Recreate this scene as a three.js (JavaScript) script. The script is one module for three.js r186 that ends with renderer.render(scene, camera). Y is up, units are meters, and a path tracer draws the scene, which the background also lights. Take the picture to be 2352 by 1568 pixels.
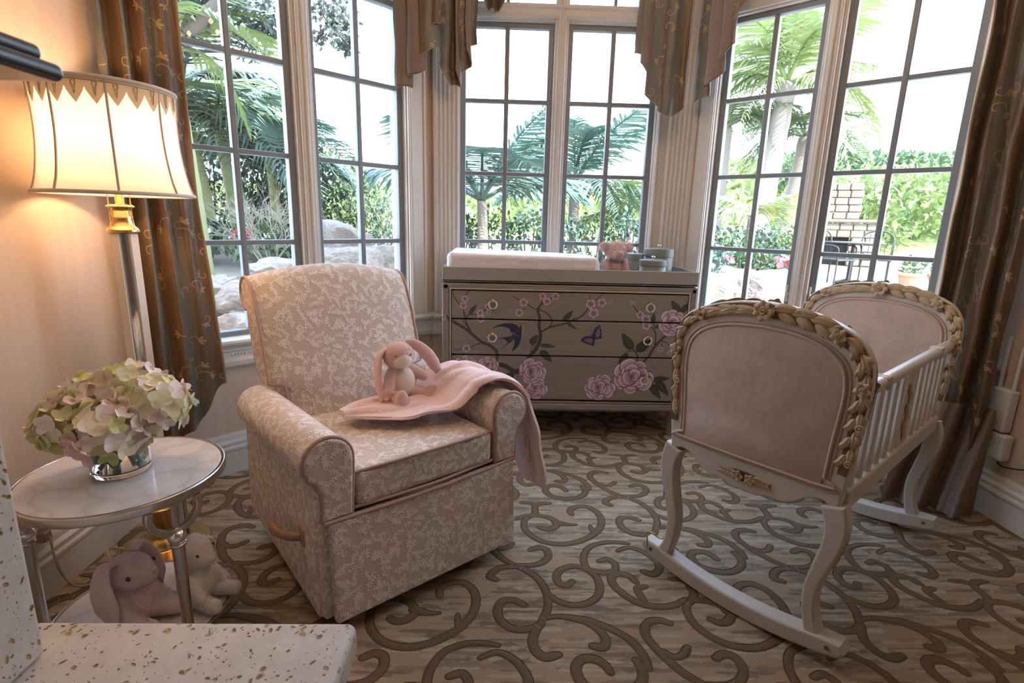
import * as THREE from 'three';
import { RoundedBoxGeometry } from 'three/addons/geometries/RoundedBoxGeometry.js';
import { mergeGeometries, mergeVertices, toCreasedNormals } from 'three/addons/utils/BufferGeometryUtils.js';
import { MarchingCubes } from 'three/addons/objects/MarchingCubes.js';
import { ImprovedNoise } from 'three/addons/math/ImprovedNoise.js';

const scene = new THREE.Scene();
const renderer = new THREE.WebGLRenderer({ antialias: true });
renderer.toneMapping = THREE.LinearToneMapping;
renderer.toneMappingExposure = 1.52;
renderer.shadowMap.enabled = true;
const D = Math.PI / 180;

// ------------------------------------------------------------------ camera
const camera = new THREE.PerspectiveCamera(2 * Math.atan(784 / 1218.4) / D, 1.5, 0.05, 400);
camera.position.set(0, 1.15, 0);
camera.rotation.set(-12.8416 * D, -1.6577 * D, 1.476 * D, 'YXZ');
camera.focus = 2.15; camera.userData.fStop = 5.6;

// ------------------------------------------------------------------ sky (bright haze) and sun (behind the house)
{
  const W = 64, H = 32, data = new Float32Array(W * H * 4);
  for (let j = 0; j < H; j++) {
    const el = ((j + 0.5) / H - 0.5) * Math.PI, t = Math.max(0, Math.sin(el));
    const lo = [0.84, 0.97, 1.14], hi = [0.52, 0.76, 1.15];
    for (let i = 0; i < W; i++) for (let c = 0; c < 3; c++) { data[(j * W + i) * 4 + c] = lo[c] + (hi[c] - lo[c]) * Math.pow(t, 0.8); data[(j * W + i) * 4 + 3] = 1; }
  }
  const sky = new THREE.DataTexture(data, W, H, THREE.RGBAFormat, THREE.FloatType);
  sky.mapping = THREE.EquirectangularReflectionMapping; sky.magFilter = THREE.LinearFilter; sky.needsUpdate = true;
  scene.background = sky; scene.backgroundIntensity = 6.6;
}
const sun = new THREE.DirectionalLight(new THREE.Color(1.0, 0.93, 0.80), 14);
sun.position.set(16, 16, 10); sun.target.position.set(2, 0, -8);
sun.castShadow = true; sun.shadow.mapSize.set(2048, 2048);
Object.assign(sun.shadow.camera, { left: -25, right: 25, top: 25, bottom: -25, near: 1, far: 80 });
scene.add(sun, sun.target);

// ------------------------------------------------------------------ helpers
function rng(seed) { let s = seed | 0; return () => { s = (s + 0x6d2b79f5) | 0; let t = Math.imul(s ^ (s >>> 15), 1 | s); t = (t + Math.imul(t ^ (t >>> 7), 61 | t)) ^ t; return ((t ^ (t >>> 14)) >>> 0) / 4294967296; }; }
const IN = new ImprovedNoise();
const nz = (x, y, z = 0) => IN.noise(x, y, z);
const V2 = (x, y) => new THREE.Vector2(x, y), V3 = (x, y, z) => new THREE.Vector3(x, y, z);
const lerp = (a, b, t) => a + (b - a) * t, clamp = (x, a, b) => Math.min(b, Math.max(a, x));
const sstep = (a, b, x) => { const t = clamp((x - a) / (b - a), 0, 1); return t * t * (3 - 2 * t); };
const used = new Map();
const numbered = (n) => { const k = used.get(n) || 0; used.set(n, k + 1); return k ? n + '_' + String(k).padStart(3, '0') : n; };
function shadows(o) { o.castShadow = true; o.receiveShadow = true; return o; }
function mesh(name, geo, mat, parent) {           // a part (or a one-mesh thing) under parent
  const m = shadows(new THREE.Mesh(Array.isArray(geo) ? join(geo) : geo, mat));
  m.name = parent === scene ? numbered(name) : name; parent.add(m); return m;
}
function join(list) {
  const l = list.map((g) => { const q = g.index ? g.toNonIndexed() : g.clone(); for (const k of Object.keys(q.attributes)) if (!['position', 'normal', 'uv'].includes(k)) q.deleteAttribute(k); q.morphAttributes = {}; if (!q.attributes.uv) q.setAttribute('uv', new THREE.BufferAttribute(new Float32Array(q.attributes.position.count * 2), 2)); return q; });
  return mergeGeometries(l, false);
}
function thing(name, label, category, pos = [0, 0, 0], turn = 0, group) {
  const o = new THREE.Group(); o.name = numbered(name); scene.add(o); o.position.set(...pos); o.rotation.y = turn;
  o.userData = { label, category }; if (group) o.userData.group = group; return o;
}
function tag(o, label, category, group) { Object.assign(o.userData, { label, category }); if (group) o.userData.group = group; return o; }
function struct(name, label, category, pos = [0, 0, 0], turn = 0) { const o = thing(name, label, category, pos, turn); o.userData.kind = 'structure'; return o; }
const at = (g, x = 0, y = 0, z = 0) => g.translate(x, y, z);
const box = (w, h, d, x = 0, y = 0, z = 0) => at(new THREE.BoxGeometry(w, h, d), x, y, z);
const rbox = (w, h, d, r, x = 0, y = 0, z = 0, s = 2) => at(new RoundedBoxGeometry(w, h, d, s, Math.min(r, w / 2.01, h / 2.01, d / 2.01)), x, y, z);
const cyl = (r0, r1, h, x = 0, y = 0, z = 0, s = 24) => at(new THREE.CylinderGeometry(r1, r0, h, s), x, y, z);   // r0 bottom
const ball = (r, x = 0, y = 0, z = 0, sx = 1, sy = 1, sz = 1, n = 20) => at(new THREE.SphereGeometry(r, n, Math.ceil(n * 0.7)).scale(sx, sy, sz), x, y, z);
const lathe = (pts, s = 40) => new THREE.LatheGeometry(pts.map((p) => V2(p[0], p[1])), s);
function tube(pts, r, seg = 32, rs = 8, closed = false, caps = true) {
  const c = new THREE.CatmullRomCurve3(pts.map((p) => V3(...p)), closed, 'catmullrom', 0.5);
  const g = new THREE.TubeGeometry(c, seg, r, rs, closed);
  if (closed || !caps) return g;
  const a = c.getPoint(0), b = c.getPoint(1);
  return join([g, ball(r, a.x, a.y, a.z, 1, 1, 1, 8), ball(r, b.x, b.y, b.z, 1, 1, 1, 8)]);
}
function taper(pts, rs, seg = 40, rad = 10, flat = 1) {      // swept round section whose radius follows rs
  const c = new THREE.CatmullRomCurve3(pts.map((p) => V3(...p)));
  const fr = c.computeFrenetFrames(seg, false), P = [], I = [];
  const R = (t) => { const k = t * (rs.length - 1), i = Math.min(rs.length - 2, Math.floor(k)); return lerp(rs[i], rs[i + 1], k - i); };
  for (let i = 0; i <= seg; i++) {
    const t = i / seg, p = c.getPointAt(t), r = R(t);
    for (let j = 0; j < rad; j++) { const a = j / rad * 2 * Math.PI, x = Math.cos(a) * r, y = Math.sin(a) * r * flat; P.push(p.x + fr.normals[i].x * x + fr.binormals[i].x * y, p.y + fr.normals[i].y * x + fr.binormals[i].y * y, p.z + fr.normals[i].z * x + fr.binormals[i].z * y); }
  }
  for (let i = 0; i < seg; i++) for (let j = 0; j < rad; j++) { const a = i * rad + j, b = i * rad + (j + 1) % rad; I.push(a, b, a + rad, b, b + rad, a + rad); }
  for (const e of [0, seg]) { const p = c.getPointAt(e / seg), k = P.length / 3; P.push(p.x, p.y, p.z); for (let j = 0; j < rad; j++) { const a = e * rad + j, b = e * rad + (j + 1) % rad; if (e) I.push(a, b, k); else I.push(b, a, k); } }
  const g = new THREE.BufferGeometry(); g.setAttribute('position', new THREE.Float32BufferAttribute(P, 3)); g.setIndex(I); g.computeVertexNormals(); return g;
}
const shape = (pts) => { const s = new THREE.Shape(); pts.forEach((p, i) => i ? s.lineTo(p[0], p[1]) : s.moveTo(p[0], p[1])); s.closePath(); return s; };
function smooth(pts, n = 6) {                                    // closed smooth outline through points
  const c = new THREE.CatmullRomCurve3(pts.map((p) => V3(p[0], p[1], 0)), true, 'centripetal'); return c.getPoints(pts.length * n).slice(0, -1).map((p) => [p.x, p.y]);
}
function open(pts, n = 6) { const c = new THREE.CatmullRomCurve3(pts.map((p) => V3(p[0], p[1], 0)), false, 'centripetal'); return c.getPoints((pts.length - 1) * n).map((p) => [p.x, p.y]); }
function extrude(pts, depth, bevel = 0, holes = [], bs = 2) {
  const s = pts.isShape ? pts : shape(pts); for (const h of holes) s.holes.push(new THREE.Path(h.map((p) => V2(...p))));
  return new THREE.ExtrudeGeometry(s, { depth: Math.max(1e-4, depth - 2 * bevel), bevelEnabled: bevel > 0, bevelSize: bevel, bevelThickness: bevel, bevelOffset: -bevel, bevelSegments: bs, curveSegments: 16 }).translate(0, 0, bevel);
}
function mould(profile, x0, x1, z = 0) {                         // profile [out, y] swept along x, out = +z
  const g = new THREE.ExtrudeGeometry(shape(profile.map((p) => [-p[0], p[1]])), { depth: x1 - x0, bevelEnabled: false }); g.rotateY(Math.PI / 2); return at(g, x0, 0, z);
}
function sheet(nu, nv, f, uvf) {                                 // parametric surface f(u, v) -> [x, y, z]
  const P = [], U = [], I = [];
  for (let j = 0; j <= nv; j++) for (let i = 0; i <= nu; i++) { const u = i / nu, v = j / nv; P.push(...f(u, v)); U.push(...(uvf ? uvf(u, v) : [u, v])); }
  for (let j = 0; j < nv; j++) for (let i = 0; i < nu; i++) { const a = j * (nu + 1) + i; I.push(a, a + 1, a + nu + 1, a + 1, a + nu + 2, a + nu + 1); }
  const g = new THREE.BufferGeometry(); g.setAttribute('position', new THREE.Float32BufferAttribute(P, 3)); g.setAttribute('uv', new THREE.Float32BufferAttribute(U, 2)); g.setIndex(I); g.computeVertexNormals(); return g;
}
function thick(g, t) {                                           // closes a sheet into a slab of thickness t (inwards of its normals)
  const p = g.attributes.position, n = g.attributes.normal, q = p.clone();
  for (let i = 0; i < p.count; i++) q.setXYZ(i, p.getX(i) - n.getX(i) * t, p.getY(i) - n.getY(i) * t, p.getZ(i) - n.getZ(i) * t);
  const k = p.count, idx = [...g.index.array], edge = new Map();
  for (let i = 0; i < idx.length; i += 3) for (let e = 0; e < 3; e++) { const a = idx[i + e], b = idx[i + (e + 1) % 3], m = edge.get(b + '_' + a); if (m) edge.delete(b + '_' + a); else edge.set(a + '_' + b, [a, b]); }
  const I = [...idx]; for (let i = 0; i < idx.length; i += 3) I.push(idx[i] + k, idx[i + 2] + k, idx[i + 1] + k);
  for (const [a, b] of edge.values()) I.push(a, a + k, b, b, a + k, b + k);
  const P = new Float32Array(k * 6); P.set(p.array); P.set(q.array, k * 3); const U = new Float32Array(k * 4); U.set(g.attributes.uv.array); U.set(g.attributes.uv.array, k * 2);
  const o = new THREE.BufferGeometry(); o.setAttribute('position', new THREE.BufferAttribute(P, 3)); o.setAttribute('uv', new THREE.BufferAttribute(U, 2)); o.setIndex(I); o.computeVertexNormals(); return toCreasedNormals(o, 1.0);
}
function boxUV(g, s = 1) {                                       // uv in metres / s by each triangle's main direction
  const q = g.index ? g.toNonIndexed() : g, p = q.attributes.position, U = new Float32Array(p.count * 2), a = V3(), b = V3(), c = V3(), n = V3();
  for (let i = 0; i < p.count; i += 3) {
    a.fromBufferAttribute(p, i); b.fromBufferAttribute(p, i + 1); c.fromBufferAttribute(p, i + 2);
    n.copy(b).sub(a).cross(c.clone().sub(a)); const x = Math.abs(n.x), y = Math.abs(n.y), z = Math.abs(n.z);
    [a, b, c].forEach((v, k) => { const [s0, t0] = x >= y && x >= z ? [v.z, v.y] : y >= z ? [v.x, v.z] : [v.x, v.y]; U[(i + k) * 2] = s0 / s; U[(i + k) * 2 + 1] = t0 / s; });
  }
  q.setAttribute('uv', new THREE.BufferAttribute(U, 2)); return q;
}
function warp(g, f) { const p = g.attributes.position, v = V3(); for (let i = 0; i < p.count; i++) { v.fromBufferAttribute(p, i); const r = f(v); p.setXYZ(i, r[0], r[1], r[2]); } g.computeVertexNormals(); return g; }
function blob(f, lo, hi, res = 48) {                             // mesh of the surface f = 0 (f < 0 inside)
  const mc = new MarchingCubes(res, new THREE.MeshBasicMaterial(), false, false, 200000), s = Math.max(hi[0] - lo[0], hi[1] - lo[1], hi[2] - lo[2]) / 2 * 1.12;
  const c = [0, 1, 2].map((k) => (lo[k] + hi[k]) / 2); let i = 0; mc.isolation = 0;
  for (let z = 0; z < res; z++) for (let y = 0; y < res; y++) for (let x = 0; x < res; x++) mc.field[i++] = -f(c[0] + (x - res / 2) / (res / 2) * s, c[1] + (y - res / 2) / (res / 2) * s, c[2] + (z - res / 2) / (res / 2) * s);
  mc.update(); const g = new THREE.BufferGeometry(), P = mc.positionArray.slice(0, mc.count * 3), N = mc.normalArray.slice(0, mc.count * 3);
  for (let k = 0; k < P.length; k++) P[k] = P[k] * s + c[k % 3];
  g.setAttribute('position', new THREE.BufferAttribute(P, 3)); const w = mergeVertices(g, 1e-5); w.computeVertexNormals(); return w;
}
const sEll = (x, y, z, c, r) => { const k = Math.hypot((x - c[0]) / r[0], (y - c[1]) / r[1], (z - c[2]) / r[2]); return (k - 1) * Math.min(...r); };
const sCap = (x, y, z, a, b, ra, rb) => { const bx = b[0] - a[0], by = b[1] - a[1], bz = b[2] - a[2], t = clamp(((x - a[0]) * bx + (y - a[1]) * by + (z - a[2]) * bz) / (bx * bx + by * by + bz * bz), 0, 1); return Math.hypot(x - a[0] - bx * t, y - a[1] - by * t, z - a[2] - bz * t) - lerp(ra, rb, t); };
const smin = (a, b, k) => { const h = clamp(0.5 + 0.5 * (b - a) / k, 0, 1); return lerp(b, a, h) - k * h * (1 - h); };

// ------------------------------------------------------------------ textures and materials
function canvasTex(w, h, draw, srgb = true) {
  const c = document.createElement('canvas'); c.width = w; c.height = h; draw(c.getContext('2d'), w, h);
  const t = new THREE.CanvasTexture(c); t.wrapS = t.wrapT = THREE.RepeatWrapping; if (srgb) t.colorSpace = THREE.SRGBColorSpace; return t;
}
function pixTex(w, h, f, srgb = true) {                          // f(x, y) -> [r, g, b] 0..255 or one number
  const d = new Uint8Array(w * h * 4);
  for (let y = 0; y < h; y++) for (let x = 0; x < w; x++) { const v = f(x, y), o = (y * w + x) * 4; if (v.length) { d[o] = v[0]; d[o + 1] = v[1]; d[o + 2] = v[2]; } else d[o] = d[o + 1] = d[o + 2] = v; d[o + 3] = 255; }
  const t = new THREE.DataTexture(d, w, h); t.wrapS = t.wrapT = THREE.RepeatWrapping; t.magFilter = THREE.LinearFilter; if (srgb) t.colorSpace = THREE.SRGBColorSpace; t.needsUpdate = true; return t;
}
const tnoise = (w, h, sx, sy, seed = 0) => (x, y) => {           // tileable noise, sx by sy cells
  const u = x / w, v = y / h, a = nz(u * sx, v * sy, seed), b = nz((u - 1) * sx, v * sy, seed), c = nz(u * sx, (v - 1) * sy, seed), d = nz((u - 1) * sx, (v - 1) * sy, seed);
  return lerp(lerp(a, b, u), lerp(c, d, u), v);
};
const mat = (color, rough = 0.6, extra = {}) => new THREE.MeshStandardMaterial({ color: Array.isArray(color) ? new THREE.Color().setRGB(...color) : new THREE.Color(color), roughness: rough, ...extra });
const phys = (color, rough = 0.6, extra = {}) => new THREE.MeshPhysicalMaterial({ color: Array.isArray(color) ? new THREE.Color().setRGB(...color) : new THREE.Color(color), roughness: rough, ...extra });
const SCROLLS = [[1,1,0.08,-1.591,0.109,-1.574,0.144,-1.537,0.167,-1.483,0.173,-1.422,0.163,-1.374,0.146,-1.342],[1,1.1,0.076,-1.59,0.038,-1.589,0.006,-1.569,-0.009,-1.541,0.01,-1.524],[1,1.1,0.545,-2.087,0.515,-2.11,0.484,-2.153,0.456,-2.206,0.443,-2.257,0.463,-2.296,0.497,-2.306,0.528,-2.295],[0.7,1.0,0.472,-2.194,0.5,-2.171,0.527,-2.178,0.548,-2.204],[0.9,1.15,0.56,-2.082,0.606,-2.079,0.651,-2.097,0.673,-2.133,0.668,-2.169,0.643,-2.181,0.613,-2.166],[1.0,1.15,0.145,-1.335,0.119,-1.313,0.087,-1.307,0.052,-1.315,0.024,-1.346,0.016,-1.382,0.03,-1.421,0.064,-1.428,0.098,-1.407],[1.0,1.2,0.147,-1.333,0.125,-1.299,0.115,-1.265,0.123,-1.228,0.146,-1.209,0.183,-1.217],[0.7,1.2,0.145,-1.347,0.195,-1.359,0.241,-1.351,0.284,-1.333,0.312,-1.304,0.324,-1.267,0.31,-1.243,0.283,-1.247],[1,1,0.209,-1.36,0.286,-1.344,0.346,-1.311,0.389,-1.275,0.416,-1.22,0.42,-1.172],[1.1,1.15,0.87,-1.679,0.879,-1.647,0.865,-1.606,0.812,-1.571,0.753,-1.576,0.712,-1.609,0.704,-1.654,0.724,-1.681,0.759,-1.682,0.782,-1.664,0.793,-1.64],[1,1,0.174,-1.457,0.209,-1.422,0.252,-1.408,0.298,-1.418,0.332,-1.448,0.348,-1.495,0.343,-1.545,0.323,-1.571],[1,1.1,0.323,-1.571,0.304,-1.59,0.266,-1.595,0.227,-1.572,0.211,-1.538,0.22,-1.505,0.243,-1.5,0.262,-1.519],[1,0.8,0.324,-1.574,0.316,-1.61,0.321,-1.654,0.352,-1.707,0.404,-1.733,0.454,-1.737,0.497,-1.729],[0.8,1.2,0.449,-1.685,0.492,-1.705,0.525,-1.692,0.554,-1.663,0.575,-1.613,0.566,-1.577,0.539,-1.556,0.513,-1.571],[0.9,1,0.329,-1.58,0.353,-1.566,0.386,-1.562,0.416,-1.578,0.422,-1.608,0.404,-1.635,0.37,-1.626],[1.1,0.9,0.145,-1.906,0.166,-1.936,0.171,-1.988,0.195,-2.008,0.233,-2.013],[0.9,0.7,0.168,-1.995,0.154,-2.01,0.113,-2.014],[1,1.1,0.145,-1.91,0.174,-1.915,0.209,-1.906,0.238,-1.882,0.247,-1.851,0.226,-1.823,0.198,-1.818,0.177,-1.831],[1.4,0.5,0.24,-1.866,0.267,-1.858,0.294,-1.851,0.322,-1.852],[1,1.15,0.141,-1.903,0.122,-1.88,0.118,-1.83,0.138,-1.78,0.181,-1.739,0.245,-1.722,0.313,-1.739,0.373,-1.78,0.413,-1.835,0.428,-1.898,0.414,-1.958,0.379,-1.99,0.337,-1.984,0.311,-1.956,0.313,-1.926],[0.9,0.4,0.383,-1.799,0.376,-1.829,0.376,-1.85],[1,1.15,1.09,-1.918,1.044,-1.89,0.998,-1.883,0.939,-1.896,0.897,-1.938,0.872,-1.988,0.876,-2.023,0.902,-2.039,0.935,-2.027,0.951,-1.997],[0.9,1,0.955,-1.903,0.949,-1.933,0.948,-1.965,0.976,-1.976]];
const TIES = [[0.144, -1.338], [0.08, -1.591], [0.145, -1.906]];
const ART = {"br":[[9,9,-0.27,0.669,-0.23,0.64,-0.166,0.602,-0.126,0.57,-0.078,0.532,-0.029,0.51,-0.0,0.478,0.001,0.444,-0.019,0.419,-0.076,0.375,-0.116,0.345],[11,14,-0.076,0.375,-0.035,0.401,0.005,0.413,0.046,0.405,0.087,0.38,0.112,0.375,0.132,0.392],[14,6,0.112,0.375,0.132,0.396,0.167,0.452,0.206,0.507,0.222,0.548,0.223,0.59,0.215,0.626,0.216,0.667,0.207,0.707,0.233,0.752],[5,5,0.227,0.59,0.262,0.613,0.322,0.631,0.369,0.646,0.397,0.665],[4,3,0.262,0.613,0.281,0.644,0.268,0.676,0.239,0.698,0.211,0.707,0.178,0.717,0.154,0.734],[6,3,-0.138,0.586,-0.159,0.631,-0.171,0.683,-0.177,0.707],[3,2,-0.15,0.611,-0.173,0.635,-0.173,0.649],[3,2,-0.163,0.659,-0.143,0.676,-0.107,0.675],[3,2,-0.195,0.727,-0.218,0.758,-0.232,0.794],[3,2,-0.165,0.767,-0.159,0.783,-0.144,0.8],[3,2,-0.076,0.693,-0.056,0.706],[4,2,-0.074,0.53,-0.102,0.521,-0.138,0.504],[2,2,-0.182,0.491,-0.218,0.49],[3,2,0.264,0.765,0.284,0.773],[2,2,0.31,0.794,0.334,0.802],[2,2,0.114,0.754,0.077,0.775],[2,2,0.123,0.706,0.147,0.714],[2,1.5,0.176,0.477,0.181,0.51,0.197,0.519],[5,4,0.354,0.639,0.377,0.65,0.44,0.686,0.464,0.721],[2,2,0.467,0.761,0.47,0.789],[2,2,0.499,0.76,0.537,0.799],[3,2,0.724,0.704,0.702,0.73,0.684,0.754],[4,3,0.826,0.529,0.825,0.589,0.812,0.618,0.795,0.628],[7,7,0.77,0.438,0.8,0.476,0.824,0.523,0.854,0.561,0.884,0.589],[3,2,0.85,0.555,0.879,0.551,0.91,0.525,0.937,0.5],[2,2,0.861,0.545,0.862,0.519],[4,4,0.742,0.45,0.736,0.479,0.71,0.512],[3,3,0.731,0.488,0.731,0.509],[3,3,0.712,0.498,0.687,0.499,0.68,0.478],[4,3,0.807,0.336,0.835,0.345],[3,3,0.824,0.336,0.854,0.328],[2.5,2.5,0.811,0.63,0.807,0.655]],"bl":[[-0.167,0.756,0.016],[-0.175,0.721,0.017],[-0.089,0.685,0.017],[-0.086,0.655,0.019],[-0.05,0.718,0.015],[-0.044,0.692,0.011],[-0.276,0.66,0.014],[0.132,0.744,0.02],[0.111,0.691,0.019],[0.228,0.777,0.017],[0.251,0.752,0.019],[0.294,0.779,0.018],[-0.158,0.497,0.02],[0.476,0.743,0.023],[0.534,0.75,0.021],[0.494,0.695,0.024],[0.735,0.692,0.018],[0.768,0.671,0.022],[0.773,0.636,0.021],[0.857,0.511,0.013],[0.908,0.493,0.013],[0.688,0.75,0.009],[0.702,0.752,0.009]],"lv":[[-0.143,0.678,-0.104,0.731,0.36],[0.337,0.651,0.386,0.707,0.34],[0.362,0.64,0.4,0.614,0.4],[0.177,0.523,0.211,0.577,0.6],[0.225,0.52,0.307,0.514,0.3],[0.227,0.49,0.29,0.431,0.5],[0.092,0.366,0.019,0.33,0.5],[0.353,0.66,0.386,0.707,0.5],[0.362,0.64,0.412,0.608,0.3],[0.711,0.51,0.647,0.596,0.5],[0.732,0.5,0.809,0.56,0.6],[0.682,0.487,0.632,0.403,0.42],[0.942,0.711,0.889,0.772,0.5],[0.95,0.711,0.989,0.76,0.55],[0.807,0.651,0.807,0.704,0.5],[0.815,0.626,0.855,0.64,0.5],[0.833,0.345,0.922,0.353,0.38],[0.849,0.337,0.923,0.255,0.42],[0.815,0.319,0.882,0.237,0.42]],"pe":[[-0.161,0.416,0.061,0.041],[-0.044,0.41,0.062,0.041],[0.19,0.376,0.072,0.071],[0.213,0.286,0.056,0.055],[0.55,0.297,0.088,0.07],[0.724,0.358,0.112,0.093],[0.907,0.653,0.068,0.071]],"bird":{"wing1":[-0.03,0.603,-0.003,0.622,0.033,0.633,0.073,0.635,0.101,0.624,0.116,0.604,0.098,0.583,0.082,0.575,0.066,0.591,0.062,0.607,0.033,0.617,-0.003,0.614],"body":[0.137,0.637,0.129,0.633,0.113,0.616,0.086,0.587,0.071,0.566,0.055,0.545,0.083,0.546,0.107,0.559,0.126,0.584,0.136,0.608],"wing2":[0.122,0.608,0.127,0.575,0.12,0.534,0.104,0.505,0.077,0.484,0.09,0.521,0.091,0.558,0.098,0.587],"tail":[0.083,0.57,0.035,0.559,-0.002,0.553,0.035,0.551,0.045,0.545,0.057,0.533,0.016,0.495,0.067,0.533,0.091,0.55],"throat":[0.137,0.637,0.125,0.625,0.128,0.608,0.125,0.577,0.136,0.596,0.138,0.621]},"bf":{"w1":[0.494,0.583,0.501,0.608,0.515,0.628,0.531,0.634,0.541,0.6,0.544,0.563,0.52,0.559,0.507,0.562],"w2":[0.494,0.575,0.462,0.574,0.442,0.563,0.434,0.549,0.456,0.537,0.481,0.529,0.506,0.523,0.509,0.55,0.505,0.562],"i1":[0.506,0.585,0.516,0.612,0.528,0.623,0.534,0.596,0.533,0.573,0.517,0.567],"i2":[0.491,0.564,0.463,0.564,0.449,0.553,0.468,0.543,0.493,0.537,0.5,0.55],"body":[0.488,0.581,0.512,0.556],"ant":[0.49,0.581,0.473,0.587,0.46,0.581,0.49,0.583,0.486,0.595,0.486,0.609]}};
// ------------------------------------------------------------------ structure
const M = {};
M.trim = mat([0.63, 0.59, 0.535], 0.38);
M.sash = mat([0.215, 0.235, 0.255], 0.45);
M.pane = new THREE.MeshPhysicalMaterial({ color: 0xffffff, roughness: 0, transmission: 1, thickness: 0, ior: 1.45 });
{ // faux-plaster wall finish: soft vertical brushing in two tans
  const a = tnoise(512, 512, 40, 3, 1), b = tnoise(512, 512, 6, 3, 2), c = tnoise(512, 512, 90, 60, 3);
  const map = pixTex(512, 512, (x, y) => { const v = 1 + 0.045 * a(x, y) + 0.07 * b(x, y) + 0.02 * c(x, y); return [203 * v, 181 * v, 160 * v].map((q) => clamp(q, 0, 255)); });
  const bmp = pixTex(512, 512, (x, y) => 128 + 60 * a(x, y) + 50 * c(x, y), false);
  M.wall = mat(0xffffff, 0.75, { map, bumpMap: bmp, bumpScale: 0.0008 });
  M.ceiling = mat([0.74, 0.71, 0.66], 0.9);
}
// carpet: one repeat 0.957 x 0.960 m with a half-drop copy of the scrollwork
const CW = 0.957, CH = 0.96, CN = 1400;
{
  const px = CN / CW;
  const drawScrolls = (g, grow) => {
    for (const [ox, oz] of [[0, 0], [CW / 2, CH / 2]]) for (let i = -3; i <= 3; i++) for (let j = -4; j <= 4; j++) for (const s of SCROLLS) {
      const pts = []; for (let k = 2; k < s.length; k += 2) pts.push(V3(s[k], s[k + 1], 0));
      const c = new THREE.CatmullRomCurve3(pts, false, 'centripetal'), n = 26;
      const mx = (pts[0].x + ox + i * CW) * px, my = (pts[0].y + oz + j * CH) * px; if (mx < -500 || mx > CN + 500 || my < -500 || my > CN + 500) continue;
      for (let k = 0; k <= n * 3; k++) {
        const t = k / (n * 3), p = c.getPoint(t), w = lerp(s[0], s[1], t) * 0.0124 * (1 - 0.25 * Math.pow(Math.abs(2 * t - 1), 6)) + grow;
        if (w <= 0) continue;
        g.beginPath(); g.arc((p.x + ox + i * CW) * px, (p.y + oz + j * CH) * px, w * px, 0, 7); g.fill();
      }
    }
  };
  const ties = (g, col) => { g.fillStyle = col; for (const [ox, oz] of [[0, 0], [CW / 2, CH / 2]]) for (let i = -3; i <= 3; i++) for (let j = -4; j <= 4; j++) TIES.forEach((t, k) => { const x = (t[0] + ox + i * CW) * px, y = (t[1] + oz + j * CH) * px; if (x < -80 || x > CN + 80 || y < -80 || y > CN + 80) return; g.save(); g.translate(x, y); g.rotate([-0.6, 0.25, -0.5][k]); for (const q of [-1, 1]) g.fillRect(q * 0.017 * px - 0.0012 * px, -0.017 * px, 0.0024 * px, 0.034 * px); g.restore(); }); };
  const r = rng(5);
  const map = canvasTex(CN, CN, (g) => {
    g.fillStyle = '#ab977d'; g.fillRect(0, 0, CN, CN);
    for (let k = 0; k < 520; k++) {                              // long woven dashes of taupe and sand
      const x = r() * CN, y = r() * CN, w = (0.05 + 0.13 * r()) * px, h = (0.004 + 0.010 * r()) * px, tone = r();
      g.fillStyle = tone < 0.62 ? `rgba(122,110,95,${0.35 + 0.5 * r()})` : `rgba(190,180,160,${0.4 + 0.4 * r()})`;
      for (const dx of [-CN, 0, CN]) for (const dy of [-CN, 0, CN]) {
        g.beginPath(); g.moveTo(x + dx - w / 2, y + dy);
        for (let q = 1; q <= 8; q++) g.lineTo(x + dx - w / 2 + w * q / 8, y + dy - h * (0.3 + 0.7 * Math.abs(Math.sin(q * 2.3 + k))) * (q < 8 ? 1 : 0));
        for (let q = 7; q >= 1; q--) g.lineTo(x + dx - w / 2 + w * q / 8, y + dy + h * (0.3 + 0.7 * Math.abs(Math.sin(q * 1.7 + k * 3))));
        g.fill();
      }
    }
    g.fillStyle = '#65513d'; drawScrolls(g, 0.0016); g.fillStyle = '#766149'; drawScrolls(g, -0.0008); ties(g, '#9d8c72');  // darker rim paints the shade of the carved scroll edges into the colour
    const d = g.getImageData(0, 0, CN, CN), q = rng(9);
    for (let k = 0; k < d.data.length; k += 4) { const v = 0.90 + 0.2 * q(); d.data[k] *= v; d.data[k + 1] *= v; d.data[k + 2] *= v; }
    g.putImageData(d, 0, 0);
  });
  const bump = canvasTex(CN, CN, (g) => {
    g.fillStyle = 'rgb(150,150,150)'; g.fillRect(0, 0, CN, CN);
    for (const [gr, v] of [[0.0034, 140], [0.0024, 90], [0.0012, 40], [0.0000, 30], [-0.0016, 110], [-0.004, 165], [-0.007, 180]]) { g.fillStyle = `rgb(${v},${v},${v})`; drawScrolls(g, gr); }
    const d = g.getImageData(0, 0, CN, CN), q = rng(11);
    for (let k = 0; k < d.data.length; k += 4) { const v = (q() - 0.5) * 46; d.data[k] += v; d.data[k + 1] += v; d.data[k + 2] += v; }
    g.putImageData(d, 0, 0);
  }, false);
  for (const t of [map, bump]) { t.flipY = false; }
  M.carpet = phys(0xffffff, 0.95, { map, bumpMap: bump, bumpScale: 0.011, sheen: 0.25, sheenRoughness: 0.6, sheenColor: new THREE.Color(0.5, 0.45, 0.38) });
}
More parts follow.
